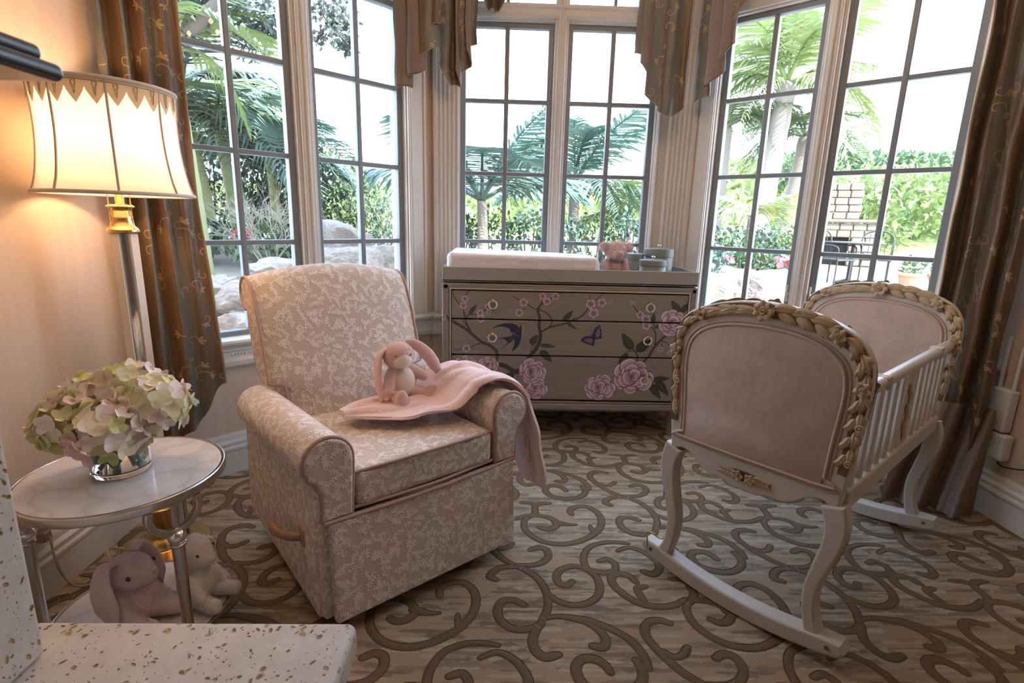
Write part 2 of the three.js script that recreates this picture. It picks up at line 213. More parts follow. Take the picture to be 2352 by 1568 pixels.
{
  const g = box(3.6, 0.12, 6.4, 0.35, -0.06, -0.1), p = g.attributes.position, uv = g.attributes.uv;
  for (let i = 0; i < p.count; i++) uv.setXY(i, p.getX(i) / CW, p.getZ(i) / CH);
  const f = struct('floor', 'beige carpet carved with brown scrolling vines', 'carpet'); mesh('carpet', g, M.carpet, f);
  const c = struct('ceiling', 'plain pale ceiling above the bay', 'ceiling'); mesh('ceiling_slab', box(3.9, 0.15, 6.9, 0.35, 2.925, -0.2), M.ceiling, c);
}
const HALL = 2.85;
const BASE = [[0, 0], [0.022, 0], [0.022, 0.105], [0.030, 0.112], [0.030, 0.122], [0.024, 0.130], [0.026, 0.146], [0.016, 0.158], [0.014, 0.174], [0.008, 0.185], [0, 0.185]];
function plainWall(name, label, w, d, x, z) { const s = struct(name, label, 'wall'); mesh('plaster', boxUV(box(w, HALL, d, x, HALL / 2, z), 1.1), M.wall, s); return s; }
plainWall('wall_left', 'tan brushed plaster wall behind the floor lamp', 0.2, 5.6, -1.46, 0.45);
plainWall('wall_right', 'tan plaster wall with plugged-in boxes beside the brown curtain', 0.2, 5.6, 2.17, 0.45);
plainWall('wall_back', 'tan plaster wall facing the window bay', 3.9, 0.2, 0.35, 3.2);
for (const [nm, x, turn, len, lab] of [['baseboard_left', -1.36, Math.PI / 2, 1, 'cream stepped baseboard below the lamp-lit wall'], ['baseboard_right', 2.07, -Math.PI / 2, -1, 'cream stepped baseboard below the plugged-in boxes']]) {
  const s = struct(nm, lab, 'baseboard', [x, 0, 0], turn); mesh('moulding', len > 0 ? mould(BASE, -3.0, 2.12) : mould(BASE, -2.12, 3.0), M.trim, s);
}
// bay walls: local x along the wall, local z into the room, openings for two casements and a transom each
const G0 = 0.641, G1 = 2.1675, T0 = 2.292, T1 = 2.68, ROWS = [1.026, 1.409, 1.7975];
const SILL = [[-0.06, 0.49], [0.020, 0.49], [0.030, 0.500], [0.034, 0.520], [0.022, 0.532], [0.022, 0.562], [0.030, 0.566], [0.030, 0.574], [0.024, 0.578], [0.034, 0.590], [0.052, 0.596], [0.056, 0.606], [0.052, 0.615], [-0.06, 0.622]];
const BEAD = (w, h, x, y, z) => rbox(w, h, 0.016, 0.006, x, y, z);
let winN = 0, trimN = 0;
function bayWall(side, lab, x, z, turn, u0, u1, gl, cas, hide) {
  const w = struct('wall_bay_' + side, `${lab} bay wall of tan plaster around a pair of casements`, 'wall', [x, 0, z], turn);
  const t = 0.16, o0 = cas[0][0] - 0.045, o1 = cas[1][1] + 0.045;                     // opening of both casements with their sashes
  mesh('plaster', boxUV(join([box(u1 - u0, 0.60, t, (u0 + u1) / 2, 0.30, -t / 2), box(u1 - u0, HALL - 2.72, t, (u0 + u1) / 2, (HALL + 2.72) / 2, -t / 2), box(o0 - u0, 2.12, t, (u0 + o0) / 2, 1.66, -t / 2), box(u1 - o1, 2.12, t, (u1 + o1) / 2, 1.66, -t / 2)]), 1.1), M.wall, w);
  const s = struct('trim_' + (++trimN), `cream moulded casing, mullion and sill of the ${lab} bay windows`, 'trim', [x, 0, z], turn);
  // sill and apron with a row of small carved beads
  mesh('sill', mould(SILL, u0 + 0.02, u1 - 0.02), M.trim, s);
  for (let u = (u0 + o0) / 2 + 0.25; u < u1 - 0.2; u += 0.62) { for (let k = 0; k < 5; k++) mesh('carved_bead', ball(0.006, u + k * 0.013, 0.548, 0.023, 1, 1.2, 0.7, 8), M.trim, s); mesh('carved_bar', rbox(0.05, 0.006, 0.008, 0.003, u - 0.04, 0.548, 0.022), M.trim, s); mesh('carved_bar', rbox(0.05, 0.006, 0.008, 0.003, u + 0.092, 0.548, 0.022), M.trim, s); }
  // head bar between casements and transom, mullion, side jambs
  const jamb = (a, b, y0, y1, n) => { const c = (a + b) / 2, W = b - a; mesh(n, [rbox(W, y1 - y0, 0.12, 0.004, c, (y0 + y1) / 2, -0.06), rbox(W * 0.62, y1 - y0, 0.03, 0.008, c, (y0 + y1) / 2, 0.004), rbox(W * 0.22, y1 - y0, 0.03, 0.009, c, (y0 + y1) / 2, 0.012)], M.trim, s); };
  const m0 = cas[0][1] + 0.026, m1 = cas[1][0] - 0.026;
  jamb(m0, m1, 0.615, 2.71, 'mullion');
  mesh('head_bar', [rbox(o1 - o0, T0 - G1 - 0.06, 0.12, 0.004, (o0 + o1) / 2, (T0 + G1) / 2, -0.06), mould([[-0.01, G1 + 0.035], [0.012, G1 + 0.035], [0.02, G1 + 0.05], [0.02, G1 + 0.075], [0.03, G1 + 0.085], [0.03, T0 - 0.03], [-0.01, T0 - 0.03]], o0, o1)], M.trim, s);
  mesh('top_casing', mould([[-0.1, T1 + 0.03], [0.02, T1 + 0.03], [0.03, T1 + 0.05], [0.03, T1 + 0.09], [0.05, T1 + 0.10], [0.05, 2.85], [-0.1, 2.85]], u0 + 0.03, u1 - 0.03), M.trim, s);
  for (const [a, b] of [[Math.max(u0 + 0.01, cas[0][0] - 0.15), cas[0][0] - 0.026], [cas[1][1] + 0.026, Math.min(u1 - 0.01, cas[1][1] + 0.15)]]) {
    const W = b - a, inner = a < (u0 + u1) / 2 ? b : a, sg = a < (u0 + u1) / 2 ? -1 : 1;
    mesh('side_casing', [box(Math.min(W, 0.03), 2.1, 0.10, inner + sg * 0.015, 1.66, -0.05), rbox(W * 0.9, 2.1, 0.024, 0.006, (a + b) / 2, 1.66, 0.006), rbox(0.018, 2.1, 0.036, 0.008, inner + sg * 0.02, 1.66, 0.008), rbox(0.014, 2.1, 0.034, 0.006, inner + sg * (W - 0.02), 1.66, 0.010)], M.trim, s);
  }
  // casements
  cas.forEach(([a, b], k) => {
    const q = struct('window_' + (++winN), `${['first', 'second'][k]} eight-pane casement of the ${lab} bay wall`, 'window', [x, 0, z], turn), mid = (a + b) / 2, H = G1 - G0;
    mesh('stop', [box(b - a + 0.075, 0.02, 0.03, mid, G0 - 0.036, gl + 0.035), box(b - a + 0.075, 0.03, 0.03, mid, G1 + 0.04, gl + 0.035)], M.trim, q);
    const stile = (X) => mesh('stile', rbox(0.034, H + 0.052, 0.044, 0.005, X, (G0 + G1) / 2, gl), M.sash, q);
    stile(a - 0.013); stile(b + 0.013);
    for (const Y of [G0 - 0.013, G1 + 0.013]) mesh('rail', rbox(b - a, 0.026, 0.044, 0.004, mid, Y, gl), M.sash, q);
    mesh('muntin', rbox(0.025, H, 0.036, 0.005, mid, (G0 + G1) / 2, gl), M.sash, q);
    for (const Y of ROWS) mesh('muntin', rbox(b - a, 0.022, 0.034, 0.006, mid, Y, gl), M.sash, q);
    const ys = [G0, ...ROWS, G1];
    for (let i = 0; i < 4; i++) for (const [c0, c1] of [[a, mid], [mid, b]]) mesh('pane', box(c1 - c0, ys[i + 1] - ys[i], 0.004, (c0 + c1) / 2, (ys[i] + ys[i + 1]) / 2, gl), M.pane, q);
    mesh('latch', [rbox(0.012, 0.05, 0.014, 0.004, k ? a - 0.012 : b + 0.012, 0.80, gl + 0.028), tube([[k ? a - 0.012 : b + 0.012, 0.80, gl + 0.036], [k ? a - 0.012 : b + 0.012, 0.83, gl + 0.05], [k ? a - 0.012 : b + 0.012, 0.86, gl + 0.046]], 0.004, 10, 6)], M.trim, q);
  });
  // transom
  const q = struct('window_' + (++winN), `low transom window above the ${lab} bay casements`, 'window', [x, 0, z], turn), a = cas[0][0], b = cas[1][1], mid = (a + b) / 2, ym = (T0 + T1) / 2, H = T1 - T0;
  for (const Y of [T0 - 0.013, T1 + 0.013]) mesh('rail', rbox(b - a + 0.05, 0.026, 0.044, 0.004, mid, Y, gl), M.trim, q);
  for (const X of [a - 0.013, b + 0.013]) mesh('stile', rbox(0.026, H, 0.044, 0.004, X, ym, gl), M.trim, q);
  const xs = [a, (cas[0][0] + cas[0][1]) / 2, mid, (cas[1][0] + cas[1][1]) / 2, b];
  for (let i = 1; i < 4; i++) mesh('muntin', rbox(0.018, H, 0.03, 0.005, xs[i], ym, gl), M.sash, q);
  for (let i = 0; i < 4; i++) mesh('pane', box(xs[i + 1] - xs[i], H, 0.004, (xs[i] + xs[i + 1]) / 2, ym, gl), M.pane, q);
  return s;
}
bayWall('left', 'lamp-side', 0, -3.46, 45 * D, -1.99, -0.4525, -0.052, [[-1.772, -1.318], [-1.180, -0.730]]);
bayWall('center', 'dresser-side', 0, -3.14, 0, -0.32, 1.02, -0.06, [[-0.2035, 0.2545], [0.380, 0.834]]);
bayWall('right', 'cradle-side', 0, -4.16, -45 * D, 1.4425, 2.99, -0.054, [[1.654, 2.081], [2.213, 2.664]]);
for (const [nm, z, turn, a, b, lab] of [['baseboard_bay_left', -3.46, 45 * D, -1.92, -0.46, 'cream stepped baseboard behind the armchair'], ['baseboard_bay_center', -3.14, 0, -0.31, 1.01, 'cream stepped baseboard behind the dresser'], ['baseboard_bay_right', -4.16, -45 * D, 1.45, 2.92, 'cream stepped baseboard behind the cradle']]) {
  const s = struct(nm, lab, 'baseboard', [0, 0, z], turn); mesh('moulding', mould(BASE, a, b), M.trim, s);
}
{ // fluted pilasters in the two bay corners, each on a small moulded block
  const W = 0.15, prof = [[-W / 2, -0.05], [-W / 2, 0.012], [-W / 2 + 0.014, 0.016]];
  for (let k = 0; k < 5; k++) { const c = -0.048 + k * 0.024; for (let q = 0; q <= 6; q++) { const a = Math.PI - q / 6 * Math.PI; prof.push([c + Math.cos(a) * 0.0085, 0.016 - Math.sin(a) * 0.0075]); } }
  prof.push([W / 2 - 0.014, 0.016], [W / 2, 0.012], [W / 2, -0.05]);
  for (const [x, z, turn, lab] of [[-0.300, -3.094, 22.5 * D, 'cream fluted pilaster between the lamp-side and dresser-side windows'], [1.000, -3.094, -22.5 * D, 'cream fluted pilaster between the dresser-side and cradle-side windows']]) {
    const s = struct('trim_' + (++trimN), lab, 'pilaster', [x, 0, z], turn);
    mesh('shaft', at(extrude(prof, 2.2, 0).rotateX(Math.PI / 2), 0, 2.82, 0), M.trim, s);
    mesh('base_block', mould(SILL.map(([o, y]) => [o + 0.02, y]), -W / 2 - 0.02, W / 2 + 0.02), M.trim, s);
    for (let k = 0; k < 4; k++) mesh('carved_bead', ball(0.006, -0.02 + k * 0.013, 0.548, 0.043, 1, 1.2, 0.7, 8), M.trim, s);
    mesh('lower_pier', box(W, 0.49, 0.06, 0, 0.245, -0.02), M.wall, s);
  }
}
{ // unseen house mass, added to keep the sun off the rock garden and the bay
  M.stucco = mat([0.55, 0.50, 0.44], 0.9);
  const w = struct('wall_shade_wing', 'unseen stucco wing added to shade the rock garden', 'wall'); mesh('stucco', box(7.3, 6.0, 5.6, -5.3, 3.0, 1.1), M.stucco, w);
  const u = struct('wall_shade_storey', 'unseen stucco upper storey added to block the sun', 'wall'); mesh('stucco', box(3.9, 3.0, 7.0, 0.35, 4.55, 0.3), M.stucco, u);
}
// ------------------------------------------------------------------ armchair
const FAB = 0.42;
{
  const N = 1024, r = rng(21), leaf = (g, x, y, a, l, w) => { g.save(); g.translate(x, y); g.rotate(a); g.beginPath(); g.moveTo(0, 0); g.quadraticCurveTo(l * 0.45, -w, l, 0); g.quadraticCurveTo(l * 0.45, w, 0, 0); g.fill(); g.restore(); };
  const sprigs = [], GN = 18; for (let i = 0; i < GN; i++) for (let j = 0; j < GN; j++) sprigs.push([(i + 0.15 + 0.7 * r()) / GN * N, (j + 0.15 + 0.7 * r()) / GN * N, r() * 6.28, (r() - 0.5) * 0.5, 3 + Math.floor(r() * 2), r()]);
  const paint = (g, col, grow) => {
    g.fillStyle = g.strokeStyle = col; g.lineCap = 'round';
    for (const [sx, sy, sa, bend, n, q] of sprigs) for (const dx of [-N, 0, N]) for (const dy of [-N, 0, N]) {
      if (sx + dx < -130 || sx + dx > N + 130 || sy + dy < -130 || sy + dy > N + 130) continue;
      let x = sx + dx, y = sy + dy, a = sa; g.lineWidth = 5.5 + grow; g.beginPath(); g.moveTo(x, y); const nodes = [];
      for (let i = 0; i < n; i++) { a += bend * (i > n - 3 && q > 0.5 ? 3 : 1); x += Math.cos(a) * 18; y += Math.sin(a) * 18; g.lineTo(x, y); nodes.push([x, y, a]); }
      g.stroke(); nodes.forEach(([X, Y, A], i) => { const l = 26 - i * 1.5 + grow; leaf(g, X, Y, A + 0.9, l, 9.5 + grow * 0.6); leaf(g, X, Y, A - 0.9, l, 9.5 + grow * 0.6); }); leaf(g, x, y, a, 27 + grow, 9.5 + grow * 0.6);
    }
  };
  const map = canvasTex(N, N, (g) => {
    g.fillStyle = '#cfc0b4'; g.fillRect(0, 0, N, N); paint(g, '#f2e8e3', 0);
    const d = g.getImageData(0, 0, N, N), q = rng(3); for (let k = 0; k < d.data.length; k += 4) { const v = 0.94 + 0.12 * q(); for (let c = 0; c < 3; c++) d.data[k + c] *= v; } g.putImageData(d, 0, 0);
  });
  const bmp = canvasTex(N, N, (g) => { g.fillStyle = '#000'; g.fillRect(0, 0, N, N); paint(g, '#777', 4); paint(g, '#ccc', 0); paint(g, '#fff', -4); const d = g.getImageData(0, 0, N, N), q = rng(4); for (let k = 0; k < d.data.length; k += 4) { const v = (q() - 0.5) * 40; for (let c = 0; c < 3; c++) d.data[k + c] += v; } g.putImageData(d, 0, 0); }, false);
  M.fabric = phys(0xffffff, 0.85, { map, bumpMap: bmp, bumpScale: 0.0022, sheen: 0.35, sheenRoughness: 0.5, sheenColor: new THREE.Color(0.75, 0.68, 0.66) });
  M.piping = mat([0.47, 0.33, 0.29], 0.75);
}
const TH = 0.68684, CX = -0.412, CZ = -1.756;
const chairPt = (x, y, z) => [CX + x * Math.cos(TH) + z * Math.sin(TH), y, CZ - x * Math.sin(TH) + z * Math.cos(TH)];
{
  const c = thing('armchair', 'cream leaf-patterned recliner armchair with rolled arms and rose piping', 'armchair', [CX, 0, CZ], TH);
  const F = (g) => boxUV(g, FAB);
  // body behind the skirt, and its side panels down to the floor
  mesh('frame', F(rbox(0.60, 0.30, 0.58, 0.03, 0, 0.215, -0.03)), M.fabric, c);
  for (const s of [-1, 1]) {
    const sp = open([[-0.33, 0.10], [-0.345, 0.25], [-0.335, 0.47]], 5);
    mesh('side_panel', F(warp(rbox(0.035, 0.46, 0.66, 0.014, s * 0.322, 0.27, -0.015, 3), (v) => { const t = clamp((0.5 - v.y) / 0.46, 0, 1); return [v.x + s * 0.010 * t, v.y + (v.y < 0.2 ? sstep(0.1, -0.35, v.z) * 0.05 : 0), v.z]; })), M.fabric, c);
  }
  for (const s of [-1, 1]) mesh('kick_pleat', F(rbox(0.04, 0.29, 0.03, 0.01, s * 0.322, 0.195, 0.325)), M.fabric, c);
  mesh('front_skirt', F(warp(rbox(0.645, 0.30, 0.03, 0.01, 0, 0.20, 0.345, 3), (v) => { const t = clamp((0.35 - v.y) / 0.3, 0, 1); return [v.x, v.y, v.z + 0.018 * t + 0.004 * Math.sin(v.x * 9)]; })), M.fabric, c);
  mesh('skirt_piping', tube([[-0.33, 0.352, 0.352], [-0.1, 0.350, 0.360], [0.1, 0.350, 0.360], [0.33, 0.352, 0.352]], 0.006, 24, 8), M.piping, c);
  // seat cushion, a little crowned
  const seat = warp(new RoundedBoxGeometry(0.485, 0.115, 0.60, 6, 0.025).translate(0, 0.417, 0.045), (v) => { const k = (1 - (v.x / 0.25) ** 2) * (1 - ((v.z - 0.045) / 0.31) ** 2); return [v.x, v.y + (v.y > 0.42 ? 0.022 * Math.max(0, k) + 0.0025 * nz(v.x * 18, v.z * 9, 4) : 0), v.z + (v.z > 0.3 ? 0.012 * (1 - (v.x / 0.25) ** 2) : 0)]; });
  const sc = mesh('seat_cushion', F(seat), M.fabric, c);
  mesh('piping', [tube([[-0.236, 0.468, 0.336], [-0.1, 0.473, 0.350], [0.1, 0.473, 0.350], [0.236, 0.468, 0.336]], 0.0055, 24, 8), tube([[-0.24, 0.365, 0.338], [0, 0.364, 0.352], [0.24, 0.365, 0.338]], 0.005, 24, 8)], M.piping, sc);
  // rolled arms
  for (const s of [-1, 1]) {
    const prof = [[0.252, 0.352], [0.336, 0.352], [0.336, 0.432], [0.343, 0.448]];
    for (let k = 0; k <= 16; k++) { const a = -0.95 + k / 16 * (Math.PI + 0.95); prof.push([0.312 + Math.cos(a) * 0.068, 0.522 + Math.sin(a) * 0.068]); }
    prof.push([0.246, 0.47]);
    const pf = prof.map(([x, y]) => [x * s, y]);
    const g = warp(mergeVertices(at(extrude(pf, 0.60, 0.014, [], 3), 0, 0, -0.262).deleteAttribute('uv').deleteAttribute('normal'), 1e-5), (v) => { const t = sstep(0.1, -0.3, v.z); const up = v.y > 0.44; return [v.x + (up ? s * 0.006 * t : 0), v.y + (up ? 0.004 * t - 0.02 * sstep(-0.22, -0.27, v.z) : 0), v.z]; });
    const arm = mesh('arm', F(toCreasedNormals(g, 0.7)), M.fabric, c);
    const ins = (q) => pf.map(([x, y]) => { const cx = 0.302 * s, cy = 0.49; return [cx + (x - cx) * q, cy + (y - cy) * q]; });
    mesh('front_panel', F(at(extrude(ins(0.97), 0.022, 0.008, [], 3), 0, 0, 0.330)), M.fabric, arm);
    const ring = [...pf.slice(1), pf[0]].map(([x, y]) => [x, y, 0.342]); ring.pop(); const first = pf[0]; ring.push([first[0], 0.42, 0.342]);
    mesh('piping', tube([[pf[1][0], 0.356, 0.342], ...pf.slice(2).map(([x, y]) => [x, y, 0.342]), [0.25 * s, 0.40, 0.342], [0.252 * s, 0.358, 0.342]], 0.0058, 90, 8), M.piping, arm);
  }
  // back with a rolled top; narrower between the arms
  const front = [[-0.125, 0.40], [-0.150, 0.50], [-0.180, 0.60], [-0.215, 0.70], [-0.250, 0.80], [-0.285, 0.875], [-0.322, 0.925], [-0.372, 0.942], [-0.420, 0.925], [-0.440, 0.885], [-0.425, 0.845], [-0.395, 0.825]];
  const prof = [...open(front, 4), [-0.375, 0.74], [-0.345, 0.62], [-0.315, 0.50], [-0.30, 0.38]];
  const shaped = (half, ylo, yhi, prf) => { // extruded along x
    const g = at(extrude(prf.map(([z, y]) => [z, y]), half * 2, 0.012, [], 3), 0, 0, -half); g.rotateY(Math.PI / 2); g.scale(-1, 1, 1); g.rotateY(Math.PI); return g;
  };
  const back = (() => {
    const nx = 20, np = prof.length, P = [], I = [], hw = (y) => lerp(0.240, 0.292, sstep(0.575, 0.60, y));
    for (let i = 0; i <= nx; i++) for (let j = 0; j < np; j++) {
      const [z, y] = prof[j], t = (i / nx) * 2 - 1, e = 1 - Math.pow(Math.abs(t), 8), k = 1 - t * t;
      const isF = j < 34;
      P.push(t * hw(y) * (1 - 0.0), y + 0.040 * k * sstep(0.75, 0.95, y) - 0.006, z + (isF ? 0.026 * k * sstep(1.0, 0.8, y) : 0) - (isF ? 0.012 * (1 - e) : 0));
    }
    for (let i = 0; i < nx; i++) for (let j = 0; j < np; j++) { const a = i * np + j, b = i * np + (j + 1) % np, c2 = a + np, d = b + np; I.push(a, c2, b, b, c2, d); }
    const g = new THREE.BufferGeometry(); g.setAttribute('position', new THREE.Float32BufferAttribute(P, 3)); g.setIndex(I);
    const tri = THREE.ShapeUtils.triangulateShape(prof.map((p) => V2(...p)), []);
    const I2 = [...I]; for (const [a, b, c3] of tri) { I2.push(a, b, c3, nx * np + a, nx * np + c3, nx * np + b); } g.setIndex(I2); g.computeVertexNormals(); return toCreasedNormals(g, 0.9);
  })();
  const bk = mesh('back', F(back), M.fabric, c);
  for (const s of [-1, 1]) {
    const pts = open(front, 4).filter((p) => p[1] > 0.585 || p[0] < -0.3).map(([z, y]) => [s * 0.292, y - 0.006, z - 0.010]);
    mesh('piping', tube([[s * 0.243, 0.50, -0.158], [s * 0.245, 0.575, -0.178], [s * 0.262, 0.588, -0.184], ...pts], 0.0055, 80, 8), M.piping, bk);
  }
  // release lever on the side
  const lv = mesh('lever', taper([[-0.345, 0.245, 0.20], [-0.362, 0.242, 0.185], [-0.385, 0.235, 0.13], [-0.390, 0.232, 0.085], [-0.386, 0.228, 0.045]], [0.012, 0.013, 0.014, 0.021, 0.013], 30, 14, 0.7), mat([0.42, 0.235, 0.155], 0.4), c);
  mesh('lever_plate', rbox(0.008, 0.055, 0.045, 0.004, -0.345, 0.245, 0.20), mat([0.42, 0.235, 0.155], 0.4), lv);
  mesh('swivel_base', lathe([[0, 0], [0.22, 0], [0.225, 0.012], [0.2, 0.02], [0.05, 0.03], [0.05, 0.07], [0, 0.07]], 32), mat([0.02, 0.02, 0.02], 0.5), c);
}
// ------------------------------------------------------------------ painted dresser with changing tray
{
  const X0 = -0.284, X1 = 1.023, Y0 = 0.185, YT = 0.836, ZF = -2.68, ZB = -3.075, W = X1 - X0, XC = (X0 + X1) / 2;
  const TW = 2048, TH_ = 1024, u = (x) => (x - X0) / W * TW, v = (y) => (1 - (y - Y0) / (YT - Y0)) * TH_, S = TW / W;
  const grain = (g, w, h, seed, base) => {
    g.fillStyle = base; g.fillRect(0, 0, w, h); const r = rng(seed);
    for (let k = 0; k < 2600; k++) { const y = r() * h, x = r() * w, l = 60 + r() * 380; g.strokeStyle = r() < 0.5 ? `rgba(70,62,52,${0.05 + 0.12 * r()})` : `rgba(225,215,200,${0.04 + 0.10 * r()})`; g.lineWidth = 0.8 + r() * 1.6; g.beginPath(); g.moveTo(x, y); g.bezierCurveTo(x + l / 3, y + (r() - 0.5) * 5, x + l * 0.66, y + (r() - 0.5) * 5, x + l, y + (r() - 0.5) * 4); g.stroke(); }
  };
  const r = rng(77);
  const petal = (g, x, y, rad, a, squash, c0, c1) => { // one brushed petal, pale edge over a plum root
    g.save(); g.translate(x, y); g.rotate(a); g.scale(1, squash);
    g.fillStyle = c1; g.beginPath(); g.arc(0, 0, rad * 1.06, 0, 7); g.fill();
    const gr = g.createRadialGradient(0, rad * 0.75, rad * 0.15, 0, rad * 0.5, rad * 1.5); gr.addColorStop(0, '#71425f'); gr.addColorStop(0.35, '#a8809a'); gr.addColorStop(0.75, c0); gr.addColorStop(1, '#e2d5da'); g.fillStyle = gr; g.beginPath(); g.moveTo(-rad * 0.5, rad * 0.75); g.bezierCurveTo(-rad * 1.2, rad * 0.1, -rad * 0.95, -rad * 0.95, 0, -rad * 0.98); g.bezierCurveTo(rad * 0.95, -rad * 0.95, rad * 1.2, rad * 0.1, rad * 0.5, rad * 0.75); g.bezierCurveTo(rad * 0.2, rad * 0.35, -rad * 0.2, rad * 0.35, -rad * 0.5, rad * 0.75); g.fill();
    g.strokeStyle = 'rgba(240,222,232,0.55)'; g.lineWidth = rad * 0.10; g.beginPath(); g.arc(0, 0, rad * 0.86, Math.PI * 1.15, Math.PI * 1.85); g.stroke();
    g.strokeStyle = 'rgba(120,62,100,0.5)'; g.lineWidth = rad * 0.07; for (const q of [-0.4, 0, 0.4]) { g.beginPath(); g.moveTo(q * rad * 0.5, rad * 0.5); g.lineTo(q * rad, -rad * 0.15); g.stroke(); }
    g.restore();
  };
  const poly = (g, a, col) => { g.fillStyle = col; g.beginPath(); for (let k = 0; k < a.length; k += 2) k ? g.lineTo(u(a[k]), v(a[k + 1])) : g.moveTo(u(a[0]), v(a[1])); g.closePath(); g.fill(); };
  const art = canvasTex(TW, TH_, (g) => {
    grain(g, TW, TH_, 8, '#8d837a');
    for (const b of ART.br) { // branches
      const pts = []; for (let k = 2; k < b.length; k += 2) pts.push(V3(b[k], b[k + 1], 0));
      const c = pts.length > 2 ? new THREE.CatmullRomCurve3(pts, false, 'centripetal') : new THREE.LineCurve3(pts[0], pts[1]);
      for (let k = 0; k <= 90; k++) { const t = k / 90, p = c.getPoint(t), w = lerp(b[0], b[1], t) * 0.00085 * S * (0.85 + 0.3 * Math.abs(Math.sin(k * 0.7))); g.fillStyle = k % 5 ? '#4a3e38' : '#574943'; g.beginPath(); g.arc(u(p.x), v(p.y), w, 0, 7); g.fill(); }
    }
    for (const [x0, y0, x1, y1, w] of ART.lv) { // leaves
      const ax = u(x0), ay = v(y0), bx = u(x1), by = v(y1), l = Math.hypot(bx - ax, by - ay), a = Math.atan2(by - ay, bx - ax);
      g.save(); g.translate(ax, ay); g.rotate(a); g.fillStyle = '#3f4035'; g.beginPath(); g.moveTo(0, 0); g.bezierCurveTo(l * 0.05, -w * l * 0.75, l * 0.6, -w * l * 0.6, l, 0); g.bezierCurveTo(l * 0.6, w * l * 0.45, l * 0.05, w * l * 0.6, 0, 0); g.fill();
      g.strokeStyle = 'rgba(120,124,96,0.8)'; g.lineWidth = 1.6; g.beginPath(); g.moveTo(0, 0); g.quadraticCurveTo(l * 0.5, -w * l * 0.08, l * 0.95, 0); g.stroke(); g.lineWidth = 1; for (let k = 1; k < 6; k++) for (const s of [-1, 1]) { g.beginPath(); g.moveTo(l * k / 7, 0); g.lineTo(l * (k + 1.2) / 7, s * w * l * 0.32); g.stroke(); } g.restore();
    }
    for (const [x, y, rad] of ART.bl) { // five-petalled blossoms
      const R = rad * S * 1.05, a0 = r() * 6; for (let k = 0; k < 5; k++) { const a = a0 + k * 1.257; petal(g, u(x) + Math.cos(a) * R * 0.58, v(y) + Math.sin(a) * R * 0.58, R * 0.46, a + Math.PI / 2, 0.92, '#cdb9c4', '#a1859a'); }
      g.fillStyle = '#8a4a76'; g.beginPath(); g.arc(u(x), v(y), R * 0.20, 0, 7); g.fill(); g.fillStyle = '#3c2438'; for (let k = 0; k < 7; k++) { g.beginPath(); g.arc(u(x) + Math.cos(k) * R * 0.22, v(y) + Math.sin(k * 1.1) * R * 0.22, R * 0.045, 0, 7); g.fill(); }
    }
    for (const [x, y, rx, ry] of ART.pe) { // peonies: rings of petals, big ones first
      for (const [ring, n, pr] of [[0.66, 8, 0.46], [0.42, 6, 0.42], [0.17, 3, 0.40], [0.04, 1, 0.30]]) for (let k = 0; k < n; k++) {
        const a = k / n * 6.283 + ring * 3 + r() * 0.55, q = 0.78 + 0.42 * r(); petal(g, u(x) + Math.cos(a) * rx * S * ring, v(y) + Math.sin(a) * ry * S * ring, Math.min(rx, ry) * S * pr * q, a + Math.PI / 2, 0.85, ['#c2a8b6', '#b799ab', '#cbb5c0'][k % 3], '#7d5672');
      }
    }
    const B = ART.bird; poly(g, B.tail, '#35303f'); poly(g, B.wing1, '#2f2c3c'); poly(g, B.body, '#4a3a4a'); poly(g, B.wing2, '#2c3250'); poly(g, B.throat, '#b98e55');
    g.strokeStyle = 'rgba(160,150,175,0.5)'; g.lineWidth = 2; for (let k = 0; k < 9; k++) { g.beginPath(); g.moveTo(u(0.085 + k * 0.004), v(0.585 - k * 0.002)); g.lineTo(u(0.045 + k * 0.006), v(0.600 - k * 0.004)); g.stroke(); }
    const Q = ART.bf; poly(g, Q.w1, '#24385c'); poly(g, Q.w2, '#24385c'); poly(g, Q.i1, '#9a6a80'); poly(g, Q.i2, '#9a6a80');
    g.strokeStyle = '#1c2238'; g.lineWidth = 3; for (const [a, n] of [[Q.i1, 6], [Q.i2, 6]]) for (let k = 1; k < n; k++) { g.beginPath(); g.moveTo(u(Q.body[0] * 0.4 + Q.body[2] * 0.6), v(Q.body[1])); const t = k / n * (a.length / 2 - 1), i = Math.floor(t) * 2, f = t % 1; g.lineTo(u(lerp(a[i], a[Math.min(i + 2, a.length - 2)], f)), v(lerp(a[i + 1], a[Math.min(i + 3, a.length - 1)], f))); g.stroke(); }
    g.lineWidth = 6; g.beginPath(); g.moveTo(u(Q.body[0]), v(Q.body[1])); g.lineTo(u(Q.body[2]), v(Q.body[3])); g.stroke(); g.lineWidth = 2; for (const o of [0, 6]) { g.beginPath(); g.moveTo(u(Q.ant[o]), v(Q.ant[o + 1])); g.quadraticCurveTo(u(Q.ant[o + 2]), v(Q.ant[o + 3]), u(Q.ant[o + 4]), v(Q.ant[o + 5])); g.stroke(); }
  });
  const plain = canvasTex(1024, 512, (g, w, h) => grain(g, w, h, 9, '#8d837a'));
  M.dresserArt = mat(0xffffff, 0.45, { map: art }); M.dresser = mat(0xffffff, 0.45, { map: plain }); M.bead = mat([0.52, 0.46, 0.38], 0.4);
  M.tray = mat([0.34, 0.325, 0.305], 0.35); M.brass = mat([0.66, 0.46, 0.20], 0.25, { metalness: 1 }); M.pearl = phys([0.72, 0.68, 0.62], 0.2, { clearcoat: 0.6 });
  const artUV = (g) => { const p = g.attributes.position, t = g.attributes.uv; for (let i = 0; i < p.count; i++) t.setXY(i, (p.getX(i) - X0) / W, (p.getY(i) - Y0) / (YT - Y0)); return g; };
